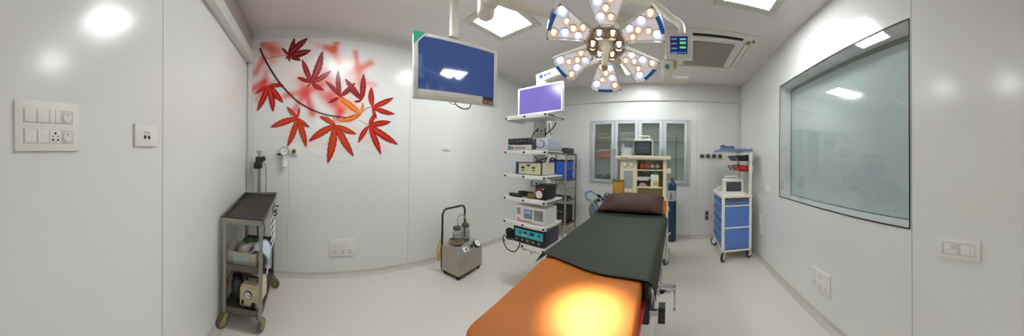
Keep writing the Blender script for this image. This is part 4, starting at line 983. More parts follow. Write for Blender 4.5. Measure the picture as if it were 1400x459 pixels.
o = MB().tube([(-1.66, 1.985, .9985), (-1.58, 1.98, .9995), (-1.50, 1.98, .9985)], [.02, .022, .015], 12, smooth=4).build('endoscope_camera', mat('dark_slate', (44, 48, 56), .4), None, smooth=80); tag(o, 'dark camera head lying in front of the coiled cable', 'camera')
o = MB().box(-.05, .05, -.03, .03, 0, .05, .015, 3).build('tan_pouch', mat('tan_leather', (150, 112, 52), .6), None, loc=(-1.40, 2.04, shelfz[3] - .003)); tag(o, 'small tan pouch between the coiled cable and the light source', 'pouch')
# shelf 5
t, w_, d_ = boxdev('infusion_controller', 'white device with two small screens on the fifth shelf', 'medical device', -1.575, -1.20, 1.975, 2.22, shelfz[4] - .003, .175, white_pl)
b = MB(); b.box(-.07, .035, -d_ - .003, -d_ + .001, .05, .145, .002).use(1).box(.055, .165, -d_ - .003, -d_ + .001, .045, .15, .002).use(2).box(-.165, -.12, -d_ - .003, -d_ + .001, .08, .15, .002).use(3).box(-.055, .02, -d_ - .0045, -d_ - .002, .10, .135).use(4).cyl((.11, -d_ - .012, .075), (.11, -d_, .075), .018, n=14).cyl((.085, -d_ - .010, .125), (.085, -d_, .125), .012, n=12).cyl((.135, -d_ - .010, .125), (.135, -d_, .125), .012, n=12).use(5).box(-.15, .03, -d_ - .003, -d_ + .001, .016, .022).cyl((-.145, -d_ - .008, .035), (-.145, -d_, .035), .008, n=10)
b.build('front_panel', [mat('blue_grey_screen', (96, 124, 156), .2, emit=.15), mat('dim_grey_panel', (140, 142, 140), .4), mat('warm_grey_panel', (160, 150, 146), .4), mat('pale_violet_readout', (176, 170, 206), .3, emit=.1), grey_pl, red_pl], t)
# shelf 6
t, w_, d_ = boxdev('electrosurgical_unit', 'dark electrosurgical unit with bright teal control strip on the lowest shelf', 'medical device', -1.585, -1.195, 1.98, 2.26, shelfz[5] - .003, .172, mat('dark_violet_case', (64, 62, 84), .4))
b = MB(); b.box(-w_ - .004, w_ + .004, -d_ - .012, -d_ + .001, .004, .170, .012, 3).use(1).box(-w_ + .02, w_ - .02, -d_ - .0155, -d_ - .011, .068, .145, .006, 2).use(2).box(-.12, -.095, -d_ - .017, -d_ - .015, .098, .123).box(-.06, -.02, -d_ - .017, -d_ - .015, .105, .131).box(.015, .07, -d_ - .017, -d_ - .015, .101, .133).box(.12, .145, -d_ - .017, -d_ - .015, .103, .128).use(3).box(-.085, -.03, -d_ - .0165, -d_ - .015, .08, .096).use(4)
for k in range(5): b.cyl((-.15 + .07 * k, -d_ - .018, .038), (-.15 + .07 * k, -d_ - .011, .038), .012, n=12)
b.use(5).box(-.05, .04, -d_ - .015, -d_ - .011, .022, .052)
b.build('front_panel', [black_pl, mat('bright_teal_strip', (60, 170, 176), .3, emit=.12), mat('navy_readout', (20, 44, 70), .3), mat('yellow_green_strip', (150, 200, 110), .3, emit=.1), grey_pl, mat('maroon_panel', (90, 50, 48), .4)], t)
coil('electrode_cable', 'tangled black cables left of the electrosurgical unit', (-1.655, 1.99, shelfz[5] - .003), .045, .04, black_pl, .007, 9, 7, .10)
hose('hanging_cable', 'black cable drooping below the lowest pendant shelf', [(-1.69, 1.937, .56), (-1.69, 1.91, .50), (-1.62, 1.90, .425), (-1.52, 1.90, .42), (-1.47, 1.91, .48), (-1.465, 1.925, .54)], .006, black_pl, 'cable')

# ------------------------------------------------------------------ steel rack in the corner
rk = thing('steel_rack', 'steel frame rack on castors in the corner behind the pendant', 'rack', (-2.02, 3.86, 0), math.radians(-4))
for x in (-.225, .225):
    for y in (-.19, .19): b = MB(); b.box(x - .014, x + .014, y - .014, y + .014, .10, 1.485, .004); b.build('post', steel, rk)
rz = [.24, .66, 1.02, 1.478]
for z in rz:
    b = MB(); b.box(-.235, .235, -.2, .2, z - .012, z, .002).box(-.21, .21, -.204, -.196, z - .02, z + .02, .003).box(.229, .237, -.175, .175, z - .02, z + .02, .003); b.build('shelf', dsteel, rk)
b = MB(); b.tube([(.235, -.17, 1.22), (.235, .17, 1.22)], .006, 8); b.build('guard_rail', steel, rk); MB().tube([(.235, -.17, .86), (.235, .17, .86)], .006, 8).build('guard_rail', steel, rk)
for (x, y, a) in ((.2, -.17, .4), (.2, .17, 2.), (-.2, -.17, -1.), (-.2, .17, 3.)): castor(rk, (x, y, .11), .04, white_pl, grey_pl, white_pl, a)
def on_rack(x, y, z): v = Matrix.Rotation(math.radians(-4), 3, 'Z') @ Vector((x, y, 0)); return Vector((-2.02 + v.x, 3.86 + v.y, z))
def rackbox(name, label, cat, x, y, z, w_, d_, h, m, extra=None):
    t = thing(name, label, cat, on_rack(x, y, z), math.radians(-4))
    b = MB(); b.box(-w_, w_, -d_, d_, 0.0005, h, .008, 2); b.build('casing', m, t); return t
t = rackbox('dark_case', 'dark grey case on top of the corner rack', 'case', .10, -.02, 1.4785, .11, .15, .115, dark_gr)
b = MB(); b.box(-.08, .08, -.153, -.149, .02, .1, .002); b.build('face_plate', black_pl, t)
t = rackbox('blue_crate', 'bright blue storage crate on the corner rack below the top', 'crate', 0, -.02, 1.0205, .19, .155, .33, mat('crate_blue', (22, 86, 196), .4, var=.04))
b = MB(); b.box(-.2, .2, -.165, .165, .33, .36, .008); b.build('lid', black_pl, t)
t = rackbox('folded_gown', 'dark folded bundle on the corner rack middle shelf', 'bundle', .02, -.03, .6605, .16, .14, .05, mat('dark_bundle', (58, 56, 54), .8, var=.1, bump=.2))
hose('rack_cable', 'black cable looped over the corner rack middle shelf', [on_rack(*p) for p in ((-.1, -.1, .72), (.02, -.12, .93), (.12, -.13, .97), (.19, -.12, .88), (.15, -.13, .74), (.05, -.14, .725))], .007, black_pl, 'cable')
t = rackbox('black_console', 'black boxed console on the corner rack bottom shelf', 'medical device', .02, -.01, .2405, .17, .16, .30, black_pl)
for k in range(4):
    b = MB(); b.cyl((-.1 + .07 * k, -.172, .22), (-.1 + .07 * k, -.159, .22), .014, n=12); b.build('control_knob', grey_pl, t); MB().box(-.11 + .07 * k, -.09 + .07 * k, -.163, -.159, .10, .14).build('indicator', mat('dim_red', (120, 40, 44), .4), t)
# ------------------------------------------------------------------ air conditioner
ac = thing('air_conditioner', 'white ceiling cassette air conditioner with square grey filter grille', 'air conditioner', (.405, 2.93, 2.80))
ax, ay = .53, .51
b = MB(); b.prism([(-ax, -ay, 0), (ax, -ay, 0), (ax, ay, 0), (-ax, ay, 0)], (0, 0, -.012))
b.prism([(-ax + .02, -ay + .02, -.012), (ax - .02, -ay + .02, -.012), (ax - .02, ay - .02, -.012), (-ax + .02, ay - .02, -.012)], (0, 0, -.02)); b.build('panel', mat('ac_white', (226, 222, 216), .45, var=.02), ac)
b = MB()
b.box(-.28, .30, -.30, .35, -.045, -.03, .01); b.build('grille', mat('filter_grey', (150, 142, 132), .6, var=.03, scale=60), ac)
for (x0, x1, y0, y1, open_) in ((-.36, .36, -ay + .045, -ay + .12, 1), (-.36, .36, ay - .12, ay - .045, 0), (ax - .13, ax - .055, -.34, .36, 0), (-ax + .055, -ax + .13, -.34, .36, 0)):
    b = MB(); b.box(x0, x1, y0, y1, -.0335, -.0315, .0)
    lv = b.build('outlet_slot', slot_m if open_ else mat('slot_shade', (120, 118, 114), .6), ac)
    b = MB()
    if open_: b.box(x0, x1, y1 - .028, y1 + .002, -.06, -.034, .004)
    elif x1 - x0 > .3: b.box(x0 + .004, x1 - .004, y0 + .008, y1 - .008, -.038, -.034, .001)
    else: b.box(x0 + .010, x1 - .010, y0 + .004, y1 - .004, -.038, -.034, .001)
    b.build('louver', offwhite, lv)
b = MB(); b.cyl((ax - .09, -ay + .10, -.05), (ax - .09, -ay + .10, -.032), .02, n=12).cyl((ax - .05, -ay + .06, -.05), (ax - .05, -ay + .06, -.032), .016, n=12).box(ax - .13, ax - .09, -ay + .11, -ay + .14, -.042, -.032, .004); b.build('corner_fitting', mat('brass_brown', (150, 124, 70), .5, metal=.3), ac)
# ------------------------------------------------------------------ glass cabinet built into the back wall
alu = mat('satin_aluminium', (198, 203, 208), .35, metal=.2, var=.03)
cab = thing('wall_cabinet', 'built-in wall cabinet with four glass doors in aluminium frames', 'cabinet', ((CX0 + CX1) / 2, YC, CZ0))
cw, chh = (CX1 - CX0) / 2, CZ1 - CZ0
inm = mat('cabinet_inside', (230, 236, 232), .5, var=.02)
b = MB(); d = .34
b.box(-cw, cw, d - .012, d, 0, chh).box(-cw, -cw + .012, .0, d - .012, 0, chh).box(cw - .012, cw, 0, d - .012, 0, chh).box(-cw + .012, cw - .012, 0, d - .012, 0, .012).box(-cw + .012, cw - .012, 0, d - .012, chh - .012, chh)
b.box(-.006, .006, .03, d - .012, .012, chh - .012)
b.build('carcass', inm, cab)
b = MB(); t = .03
b.box(-cw - .02, -cw + t - .012, -.014, .004, -.02, chh + .02, .003).box(cw - t + .012, cw + .02, -.014, .004, -.02, chh + .02, .003).box(-cw + t - .012, cw - t + .012, -.014, .004, -.02, .012, .003).box(-cw + t - .012, cw - t + .012, -.014, .004, chh - .012, chh + .02, .003)
b.build('frame', alu, cab)
cabglass = glass('cabinet_glass', (246, 250, 247), .95)
dw = 2 * (cw - .02) / 4
doors = []
for k in range(4):
    x0 = -cw + .02 + dw * k + .002; x1 = x0 + dw - .004; z0, z1 = .014, chh - .014; f_ = .062
    b = MB()
    b.box(x0, x0 + f_, -.026, -.004 + .018, z0, z1, .004).box(x1 - f_, x1, -.026, .014, z0, z1, .004).box(x0 + f_, x1 - f_, -.026, .014, z0, z0 + f_ * .7, .004).box(x0 + f_, x1 - f_, -.026, .014, z1 - f_ * .7, z1, .004)
    dr = b.build('door', alu, cab)
    MB().box(x0 + f_ - .004, x1 - f_ + .004, -.006, -.002, z0 + f_ * .7 - .004, z1 - f_ * .7 + .004).build('glass_pane', cabglass, dr, smooth=0)
    hx_ = x1 - .02 if k % 2 == 0 else x0 + .02
    b = MB(); b.box(hx_ - .006, hx_ + .006, -.045, -.026, chh * .42, chh * .55, .004); b.build('handle', steel, dr)
shg = glass('shelf_glass', (170, 200, 188), .8)
CS = [.455, .775]
for (xa, xb) in ((-cw + .014, -.008), (.008, cw - .014)):
    for z in CS: MB().box(xa, xb, .05, d - .02, z - .008, z).build('shelf', shg, cab, smooth=0)
CO = Vector(((CX0 + CX1) / 2, YC, CZ0))
def incab(x, y, z): return CO + Vector((x, y, z))
rnd = random.Random(11)
dr1, dr2 = -cw + .02 + dw / 2, -cw + .02 + dw * 1.5
dr4 = -cw + .02 + dw * 3.5
linen = [mat('linen_grey', (140, 138, 134), .8, var=.06, scale=30), mat('linen_brown', (128, 116, 110), .8, var=.06, scale=30), mat('linen_pale', (176, 174, 170), .8, var=.05, scale=30)]
redc = mat('linen_red', (188, 76, 72), .8, var=.08, scale=20)
def stack_item(name, label, cat, x, z, w_, d_, h, m, group):
    o = MB().box(-w_, w_, -d_, d_, 0, h, min(h * .45, .012), 3).build(name, m, None, loc=incab(x, .17, z)); return tag(o, label, cat, group)
def ordn(k): return ['lowest', 'second lowest', 'third lowest', 'fourth lowest', 'topmost'][k]
for nm, xx in (('first', dr1), ('second', dr2)):
    z = CS[1] + .0006
    for k in range(5):
        h = .03 + .006 * (k % 2)
        stack_item('folded_linen', ordn(k) + ' folded grey linen on the top shelf behind the %s cabinet door' % nm, 'linen', xx + rnd.uniform(-.01, .01), z, .15, .1, h, linen[(k * 2 + (nm == 'first')) % 3], 'folded linens in the cabinet'); z += h + .0012
    z = CS[0] + .0006
    for k in range(4):
        h = .042
        stack_item('red_linen_pack', ordn(k) + ' reddish linen pack on the middle shelf behind the %s cabinet door' % nm, 'linen', xx + rnd.uniform(-.012, .012), z, .15, .1, h, redc if k < 3 else linen[2], 'reddish linen packs in the cabinet'); z += h + .0012
t = thing('sterilising_drum', 'dark oblong instrument box on the cabinet floor behind the first door', 'box', incab(dr1, .17, .0126))
b = MB(); b.box(-.16, .16, -.1, .1, 0, .12, .012, 3); b.build('case', mat('dark_instrument_box', (70, 76, 78), .4), t)
b = MB(); b.box(-.163, .163, -.103, .103, .1205, .15, .008, 2).box(-.03, .03, -.112, -.1, .09, .14, .004); b.build('lid', grey_pl, t)
stack_item('paper_box', 'pale carton on the cabinet floor behind the second door', 'carton', dr2, .0126, .13, .09, .16, linen[2], None)
t = thing('hanging_rod', 'dark upright rod standing behind the fourth cabinet door', 'rod', incab(dr4 + .02, .10, .0126))
b = MB(); b.cyl((0, 0, .02), (0, 0, .93), .008, n=10); b.build('rod', slot_m, t)
b = MB(); b.cyl((0, 0, 0), (0, 0, .02), .045, n=20); b.build('foot', dark_gr, t)
cab.location.y += 0

# ------------------------------------------------------------------ anaesthesia machine
AO = Vector((-.40, 3.28, 0)); an = thing('anaesthesia_machine', 'cream anaesthesia machine with flow gauges behind the head of the operating table', 'anaesthesia machine', AO)
crm = mat('machine_cream', (228, 218, 188), .4, var=.02)
b = MB(); b.box(-.36, .375, -.22, .24, 1.40, 1.445, .014, 3).box(-.375, .375, -.232, -.205, 1.41, 1.452, .01, 3); tb = b.build('top_board', crm, an)
b = MB(); b.box(-.30, -.20, -.2335, -.2315, 1.422, 1.434); b.build('badge', grey_pl, tb)
b = MB(); b.box(-.315, -.085, -.17, .20, .87, 1.3995, .008, 2); b.build('gauge_tower', crm, an)
for x in (-.245, -.155):
    b = MB(); b.cyl((x, -.185, 1.335), (x, -.17, 1.335), .034, n=24).use(1).cyl((x, -.187, 1.335), (x, -.183, 1.335), .027, n=24).use(2).box(x - .002, x + .012, -.1885, -.1868, 1.333, 1.338); b.build('pressure_gauge', [grey_pl, white_pl, slot_m], an)
b = MB(); b.box(-.26, -.14, -.179, -.1695, 1.02, 1.25, .004).use(1)
for k in range(4): b.cyl((-.24 + .027 * k, -.181, 1.04), (-.24 + .027 * k, -.181, 1.23), .006, n=8)
b.build('flowmeter', [mat('flowmeter_grey', (150, 158, 160), .2), mat('flow_tube', (190, 200, 200), .15)], an)
for x in (-.225, -.165): b = MB(); b.cyl((x, -.205, .985), (x, -.17, .985), .018, n=14); b.build('flow_knob', white_pl, an)
b = MB(); b.box(-.085, .30, .10, .2, .87, 1.3995, .004); b.build('back_panel', mat('recess_cream', (206, 198, 172), .45), an)
b = MB(); b.box(.27, .315, -.17, .20, .46, 1.3995, .006); b.build('side_post', crm, an)
for z in (1.27, 1.035): b = MB(); b.box(-.085, .27, -.16, .10, z - .015, z, .003); b.build('inner_shelf', crm, an)
b = MB(); b.box(.315, .375, -.17, -.10, 1.22, 1.29, .008); b.build('side_bracket', crm, an); MB().box(.315, .36, -.17, -.12, .72, .78, .008).build('side_bracket', crm, an)
for k, (x, m_) in enumerate(((-.015, red_pl), (.05, red_pl), (.125, grey_pl), (.19, grey_pl))):
    b = MB(); b.cyl((x, -.165, 1.318), (x, -.10, 1.318), .026, .02, n=16); b.build('gas_valve', m_, an)
b = MB(); b.box(-.085, .10, -.15, .09, 1.145, 1.165, .004).box(-.085, .08, -.155, -.145, 1.12, 1.17, .004); b.build('drawer_tray', mat('pale_tray', (196, 204, 200), .4), an)
for x in (-.235, -.14): b = MB(); b.cyl((x, -.215, .89), (x, -.17, .89), .04, n=18); b.build('vaporizer_dial', dark_gr, an)
b = MB(); b.box(-.34, .34, -.20, .22, .14, .86, .012, 2); cb = b.build('lower_cabinet', crm, an)
for k in range(3): b = MB(); b.box(-.30, .30, -.213, -.2, .2 + .21 * k, .39 + .21 * k, .004).box(-.08, .08, -.228, -.212, .33 + .21 * k, .35 + .21 * k, .004); b.build('drawer', offwhite, an)
for x in (-.3, .3):
    for y in (-.17, .19): castor(an, (x, y, .14), .05, white_pl, dark_gr, grey_pl, .8)
def onan(x, y, z): return AO + Vector((x, y, z))
# bottles in the recess
t = thing('spray_bottle', 'white bottle with green cap and yellow label in the anaesthesia machine recess', 'bottle', onan(.155, -.095, 1.0362))
b = MB(); b.box(-.055, .055, -.035, .035, 0, .165, .012, 3); b.build('bottle_body', white_pl, t)
b = MB(); b.lathe([(.034, .165), (.042, .168), (.042, .19), (.02, .198), (.0001, .198)], (.01, 0, 0), 20); b.build('bottle_cap', green_pl, t)
b = MB(); b.box(-.02, .052, -.0368, -.0348, .015, .085, .0005).use(1).box(-.01, .04, -.0375, -.0365, .03, .05); b.build('bottle_label', [yel_pl, grey_pl], t)
t = thing('small_bottle', 'little dark capped pinkish bottle left of the white bottle', 'bottle', onan(-.01, -.10, 1.0356))
b = MB(); b.lathe([(.0001, 0), (.045, .0), (.05, .01), (.05, .035), (.02, .052), (.02, .06)], (0, 0, 0), 18); b.build('bottle_body', mat('pinkish_liquid', (206, 158, 152), .25), t)
b = MB(); b.cyl((0, 0, .058), (0, 0, .08), .023, n=16); b.build('bottle_cap', dark_gr, t)
# monitor on the machine
t = thing('patient_monitor', 'dark-screened patient monitor with white carry handle on the anaesthesia machine', 'monitor', onan(-.015, -.02, 1.4456))
b = MB(); b.box(-.13, .13, -.07, .09, .006, .245, .018, 3).box(-.11, .11, -.06, .06, 0, .008)
b.build('housing', white_pl, t)
b = MB(); b.box(-.122, .122, -.0765, -.069, .018, .215, .006).use(1).box(-.10, .10, -.078, -.076, .05, .195).use(2).box(-.05, .07, -.0788, -.0778, .115, .119).box(-.03, .03, -.0788, -.0778, .13, .134); b.build('screen', [black_pl, mat('grey_off_screen', (66, 74, 78), .1, emit=.05), mat('faint_trace', (110, 120, 124), .3)], t)
b = MB(); b.tube([(-.085, 0, .24), (-.085, 0, .275), (-.07, 0, .288), (.07, 0, .288), (.085, 0, .275), (.085, 0, .24)], .012, 8).use(1).box(-.06, .06, -.025, .025, .2455, .249); b.build('carry_handle', [white_pl, mat('yellow_tint', (220, 220, 150), .5)], t)
# clear tub of blue pens
t = thing('clear_tub', 'clear plastic tub of blue and white syringes left of the patient monitor', 'tub', onan(-.245, -.06, 1.4456))
b = MB(); b.lathe([(.0001, .003), (.075, .003), (.085, .12), (.087, .12), (.077, .0), (.0001, 0)], (0, 0, 0), 24); b.build('tub', mat('hazy_plastic', (206, 212, 214), .25), t)
for k in range(9):
    a = k * 2.4; r_ = .02 + .035 * ((k * 37) % 10) / 10
    o = MB().cyl((0, 0, 0), (0, 0, .15 + .01 * (k % 4)), .007, n=8).cyl((0, 0, .15), (0, 0, .16), .010, n=8).build('syringe', [mat('syringe_blue', (60, 86, 170), .4), white_pl, mat('syringe_lilac', (150, 150, 200), .4)][k % 3], None)
    o.location = onan(-.245 + r_ * math.cos(a), -.06 + r_ * math.sin(a), 1.4516); o.rotation_euler = (.22 * math.sin(a) * -1, .22 * math.cos(a), 0)
    tag(o, ['blue', 'white', 'lilac'][k % 3] + ' syringe standing in the clear tub beside the patient monitor', 'syringe', ['blue', 'white', 'lilac'][k % 3] + ' syringes in the clear tub')
# amber absorber canister and breathing hoses (left)
AC_ = (-.735 + .40, 3.13 - 3.28, 0)
amb = mat('amber_granules', (196, 146, 56), .4, var=.1, scale=80)
ac_ = MB().lathe([(.0001, .93), (.085, .93), (.088, .94), (.088, 1.09), (.085, 1.10), (.0001, 1.10)], AC_, 26).build('absorber_canister', mat('amber_granules', (196, 146, 56), .4, var=.1, scale=80), an)
for q in (.905, 1.10): MB().lathe([(.0001, q), (.095, q), (.095, q + .028), (.0001, q + .028)], AC_, 26).build('end_cap', mat('smoky_amber', (130, 100, 50), .3), ac_)
MB().cyl((AC_[0], AC_[1], .14), (AC_[0], AC_[1], .905), .02, n=12).build('support_post', steel, ac_)
t = bt = thing('breathing_circuit', 'dark blue breathing mask with pale hose and bag left of the brown pillow', 'breathing circuit', (-.83, 2.86, 0))
b = MB(); b.lathe([(.03, 0), (.075, .02), (.085, .05), (.05, .09), (.02, .11)], (0, 0, .875), 20, Matrix.Rotation(.9, 3, 'Y')); b.build('mask_shell', mat('navy_mask', (40, 48, 84), .35), t)
b = MB(); b.cyl((-.03, -.02, .90), (-.12, -.06, .87), .022, n=14).cyl((-.07, -.03, .92), (-.09, -.09, .95), .016, n=12).use(1).cyl((-.10, -.07, .88), (-.14, -.08, .86), .026, n=14); b.build('connector', [slot_m, mat('olive_connector', (110, 112, 70), .5)], t)
b = MB(); b.cyl((0, .0, .02), (0, 0, .88), .016, n=12).cyl((0, 0, 0), (0, 0, .02), .12, n=24); b.build('support_stand', steel, t)
bp = [(-.87, 2.80, .86), (-.93, 2.82, .93), (-1.02, 2.84, .985), (-1.09, 2.80, .965), (-1.07, 2.77, .90), (-1.0, 2.77, .87), (-.93, 2.76, .78), (-.93, 2.76, .6)]
MB().tube([(p[0] + .83, p[1] - 2.86, p[2]) for p in bp], .014, 8, smooth=6).build('breathing_hose', mat('pale_blue_hose', (120, 158, 204), .35), bt, smooth=80)
crumple('breathing_bag', '', '', (-.155, -.03, .62), (.07, .06, .12), mat('grey_blue_bag', (128, 140, 158), .5), 8, bt, amp=.12)
# gas cylinder
t = thing('gas_cylinder', 'tall dark blue gas cylinder standing by the cabinet wall', 'gas cylinder', (-.005, 4.06, 0))
b = MB(); b.lathe([(.0001, 0.001), (.07, .001), (.076, .02), (.076, .93), (.06, 1.0), (.03, 1.03), (.028, 1.05)], (0, 0, 0), 28); b.build('body', mat('dark_blue_paint', (36, 66, 96), .35, var=.05), t)
b = MB(); b.lathe([(.0768, .70), (.0772, .70), (.0772, .88), (.0768, .88)], (0, 0, 0), 28).use(1)
for k in range(5): b.box(-.035 + .004 * (k % 2), -.015 + .03 * ((k * 3) % 4) / 4, -.0795, -.076, .72 + .03 * k, .735 + .03 * k)
b.build('paper_label', [mat('label_grey', (196, 200, 204), .5), slot_m], t)
b = MB(); b.cyl((0, 0, 1.05), (0, 0, 1.10), .022, n=14).cyl((-.035, 0, 1.08), (.035, 0, 1.08), .014, n=10); b.build('valve', brass, t)

# ------------------------------------------------------------------ blue medical trolley by the right wall
KX0, KX1, KY0, KY1 = .69, 1.115, 3.16, 3.84
KO = Vector(((KX0 + KX1) / 2, (KY0 + KY1) / 2, 0))
ct = thing('crash_cart', 'blue panelled medical trolley with white frame in the right corner', 'trolley', KO)
wx, wy = (KX1 - KX0) / 2, (KY1 - KY0) / 2
cblue = mat('cart_blue', (88, 128, 204), .38, var=.03); cwht = mat('cart_white', (240, 238, 228), .35, var=.02)
for x in (-wx + .015, wx - .015):
    for y in (-wy + .015, wy - .015): b = MB(); b.box(x - .02, x + .02, y - .02, y + .02, .15, .90, .006); b.build('corner_post', cwht, ct)
b = MB(); b.box(-wx + .002, wx - .002, -wy + .002, wy - .002, .13, .155, .006).box(-wx + .032, wx - .032, -wy + .03, wy - .03, .155, .86); b.build('body', cwht, ct)
# front face (towards the camera)
for (z0, z1, nm, m_) in ((.17, .455, 'front_panel', cblue), (.475, .755, 'front_panel', cblue), (.785, .825, 'drawer', cblue), (.838, .862, 'drawer', mat('slot_grey', (96, 92, 84), .5))):
    b = MB(); b.box(-wx + .034, wx - .034, -wy - .002, -wy + .030, z0, z1, .004); b.build(nm, m_, ct)
for z in (.465, .77): b = MB(); b.box(-wx, wx, -wy - .008, -wy + .02, z - .010, z + .010, .005); b.build('rail', cwht, ct)
# side face with drawers
for k in range(5):
    z0 = .17 + .135 * k; b = MB()
    b.box(-wx - .002, -wx + .03, -wy + .034, wy - .034, z0, z0 + .125, .004); dr = b.build('drawer', cblue, ct)
    b = MB(); b.prism([(-wx - .001, -wy + .08, z0 + .118), (-wx - .018, -wy + .08, z0 + .112), (-wx - .018, -wy + .08, z0 + .100), (-wx - .001, -wy + .08, z0 + .096)], (0, 2 * wy - .16, 0)); b.build('drawer_pull', mat('cart_deep_blue', (58, 92, 172), .4), dr)
b = MB(); b.box(-wx - .012, wx + .012, -wy - .012, wy + .012, .88, .912, .01, 3)
b.box(-wx - .012, -wx - .004, -wy, wy, .912, .935, .003).box(-wx, wx, wy + .004, wy + .012, .912, .935, .003); b.build('worktop', cwht, ct)
for y in (-wy + .018, wy - .018):
    b = MB(); b.box(wx - .032, wx + .006, y - .018, y + .018, .9125, 1.575, .005); b.build('upright', cwht, ct)
b = MB(); b.box(-wx - .005, wx + .008, -wy - .005, wy + .005, 1.54, 1.555, .004).use(1).box(-wx - .008, wx + .01, -wy - .008, -wy - .002, 1.537, 1.575, .002).box(-wx - .008, -wx - .002, -wy - .002, wy + .004, 1.537, 1.575, .002); b.build('top_shelf', [cwht, mat('blue_grey_lip', (112, 132, 176), .4)], ct)
for z in (1.45, 1.30):
    b = MB(); b.box(wx - .04, wx - .033, -wy + .04, wy - .04, z - .03, z + .01, .002); b.build('bin_rail', steel, ct)
    b = MB(); b.box(wx - .045, wx + .012, -wy - .006, -wy - .001, z - .06, z + .045, .003); b.build('rail_end', cwht, ct)
for (x, y, a) in ((-wx + .04, -wy + .04, -2.2), (wx - .04, -wy + .04, .6), (-wx + .04, wy - .04, 2.4), (wx - .04, wy - .04, 1.)):
    castor(ct, (x, y, .135), .064, white_pl, dark_gr, white_pl, a, w_=.034)
# tilt bins
def bin_(z, k, m_, word, row):
    y = -wy + .075 + .132 * k
    t = thing('storage_bin', '%s storage bin, %s in the %s row on the blue trolley' % (word, ['nearest the camera', 'second', 'third', 'fourth', 'farthest'][k], row), 'bin', KO + Vector((wx - .042, y, z - .05)), 0, '%s row of bins on the blue trolley' % row)
    b = MB(); b.prism([(0, -.058, 0), (-.11, -.058, 0), (-.16, -.058, .07), (-.16, -.058, .082), (-.15, -.058, .082), (-.105, -.058, .012), (-.012, -.058, .012), (-.012, -.058, .09), (0, -.058, .09)], (0, .116, 0))
    for s_ in (-.058, .054): b.prism([(0, s_, 0), (-.11, s_, 0), (-.16, s_, .075), (0, s_, .09)], (0, .004, 0))
    b.build('tub', m_, t)
    if word != 'nothing':
        b = MB(); b.box(-.1565, -.135, -.03, .03, .045, .07, .002, 1, Matrix.Translation((0, 0, 0))); 
    return t
cols = {'black': black_pl, 'blue': blue_pl, 'orange': org_pl, 'grey': grey_pl, 'red': red_pl, 'yellow': yel_pl, 'navy': mat('navy_bin', (36, 48, 110), .4)}
for k, c_ in enumerate(('black', 'grey', 'navy', 'blue', 'orange')): bin_(1.45, k, cols[c_], c_, 'upper')
for k, c_ in enumerate(('red', 'red', 'blue', 'yellow', 'navy')): bin_(1.30, k, cols[c_], c_, 'lower')
# things on the trolley
t = thing('defibrillator', 'white defibrillator with dark screen on the blue trolley worktop', 'defibrillator', KO + Vector((-.01, -.10, .9126)), -.1)
b = MB(); b.prism([(-.15, -.09, 0), (-.15, .10, 0), (-.15, .10, .21), (-.15, -.03, .225), (-.15, -.075, .20)], (.30, 0, 0)); b.build('housing', white_pl, t)
nA = Vector((0, -.2, .015)); sA = Matrix.Translation((0, -.083, .105)) @ Matrix.Rotation(math.radians(-4.3), 4, 'X')
b = MB(); b.box(-.105, .12, -.006, .002, -.065, .075, .002, 1, sA); b.build('screen', mat('dark_grey_screen', (70, 74, 76), .12), t)
b = MB(); b.tube([(-.10, .03, .215), (-.10, .03, .245), (-.08, .03, .255), (.08, .03, .255), (.10, .03, .245), (.10, .03, .215)], .011, 8); b.build('carry_handle', white_pl, t)
o = MB().box(-.055, .055, -.04, .04, 0, .07, .01, 2).cyl((-.02, 0, .07), (.03, 0, .075), .012, n=10).build('tissue_box', offwhite, None, loc=KO + Vector((-.14, .17, .9126))); tag(o, 'off-white box on the far left of the blue trolley worktop', 'box')
o = MB().box(-.025, .025, -.03, .03, 0, .035, .008, 2).build('tape_roll', cream_pl, None, loc=KO + Vector((.135, -.25, .9126))); tag(o, 'small cream block at the right front of the blue trolley worktop', 'box')
t = thing('blue_kit_box', 'blue box lying on the left of the blue trolley top shelf', 'box', KO + Vector((-.10, -.12, 1.5556)))
b = MB(); b.box(-.09, .09, -.1, .1, 0, .055, .008, 2); b.build('case', mat('kit_blue', (66, 96, 160), .4), t)
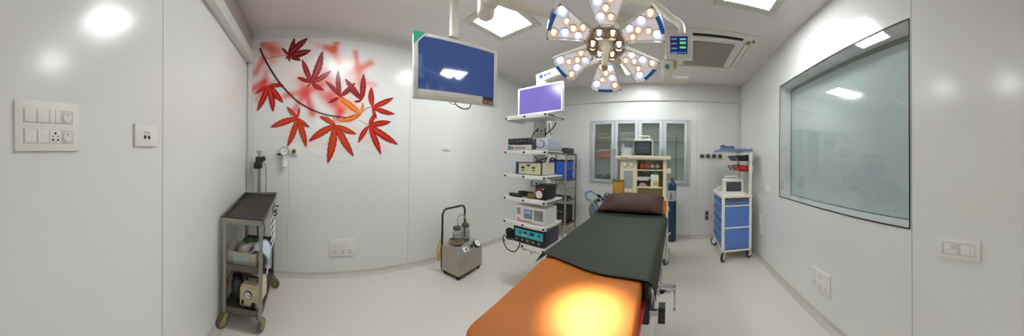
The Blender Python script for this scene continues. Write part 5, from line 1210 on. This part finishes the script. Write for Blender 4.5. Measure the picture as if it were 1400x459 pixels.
b = MB(); b.box(-.092, -.055, -.102, .102, .0555, .075, .004).box(-.05, .085, -.08, .08, .0555, .062, .003); b.build('lid', mat('kit_dark_blue', (40, 60, 120), .4), t)
o = MB().box(-.05, .05, -.05, .05, 0, .03, .012, 3).build('dark_pouch', mat('dark_navy_pouch', (40, 48, 72), .5), None, loc=KO + Vector((.06, -.15, 1.5556))); tag(o, 'small dark pouch in the middle of the blue trolley top shelf', 'pouch')
for k in range(4):
    o = MB().cyl((0, 0, 0), (0, 0, .045), .013, n=12).cyl((0, 0, .045), (0, 0, .055), .008, n=10).build('vial', mat('pale_vial', (206, 206, 200), .3), None, loc=KO + Vector((.125 + .026 * (k % 3), -.22 + .05 * k, 1.5556))); tag(o, 'pale vial at the right of the blue trolley top shelf', 'vial', 'vials on the blue trolley top shelf')
# ------------------------------------------------------------------ camera and world
F = 318.0
cd = bpy.data.cameras.new('panorama_camera'); cam = bpy.data.objects.new('panorama_camera', cd); COL.objects.link(cam)
cd.type = 'PANO'; cd.panorama_type = 'CENTRAL_CYLINDRICAL'
cd.central_cylindrical_range_u_min = -700 / F; cd.central_cylindrical_range_u_max = 700 / F
cd.central_cylindrical_range_v_min = -(459 - 215) / F; cd.central_cylindrical_range_v_max = 215 / F
cd.clip_start = .02; cd.clip_end = 50
s = math.sqrt(.5)
M = Matrix.Rotation(.0178, 4, Vector((s, -s, 0))) @ Matrix.Rotation((920 - 700) / F, 4, 'Z') @ Matrix.Rotation(PI / 2, 4, 'X')
cam.matrix_world = Matrix.Translation((0, 0, 1.4)) @ M
SC.camera = cam
wd = bpy.data.worlds.new('room_world'); SC.world = wd; wd.use_nodes = True
wd.node_tree.nodes['Background'].inputs[0].default_value = (.6, .6, .6, 1); wd.node_tree.nodes['Background'].inputs[1].default_value = .2
SC.view_settings.view_transform = 'Standard'; SC.view_settings.look = 'None'
SC.view_settings.exposure = 0.22
SC.cycles.use_denoising = True
SC.cycles.max_bounces = 10; SC.cycles.diffuse_bounces = 5; SC.cycles.transparent_max_bounces = 12
SC.cycles.sample_clamp_indirect = 6.0
SC.cycles.caustics_reflective = False; SC.cycles.caustics_refractive = False
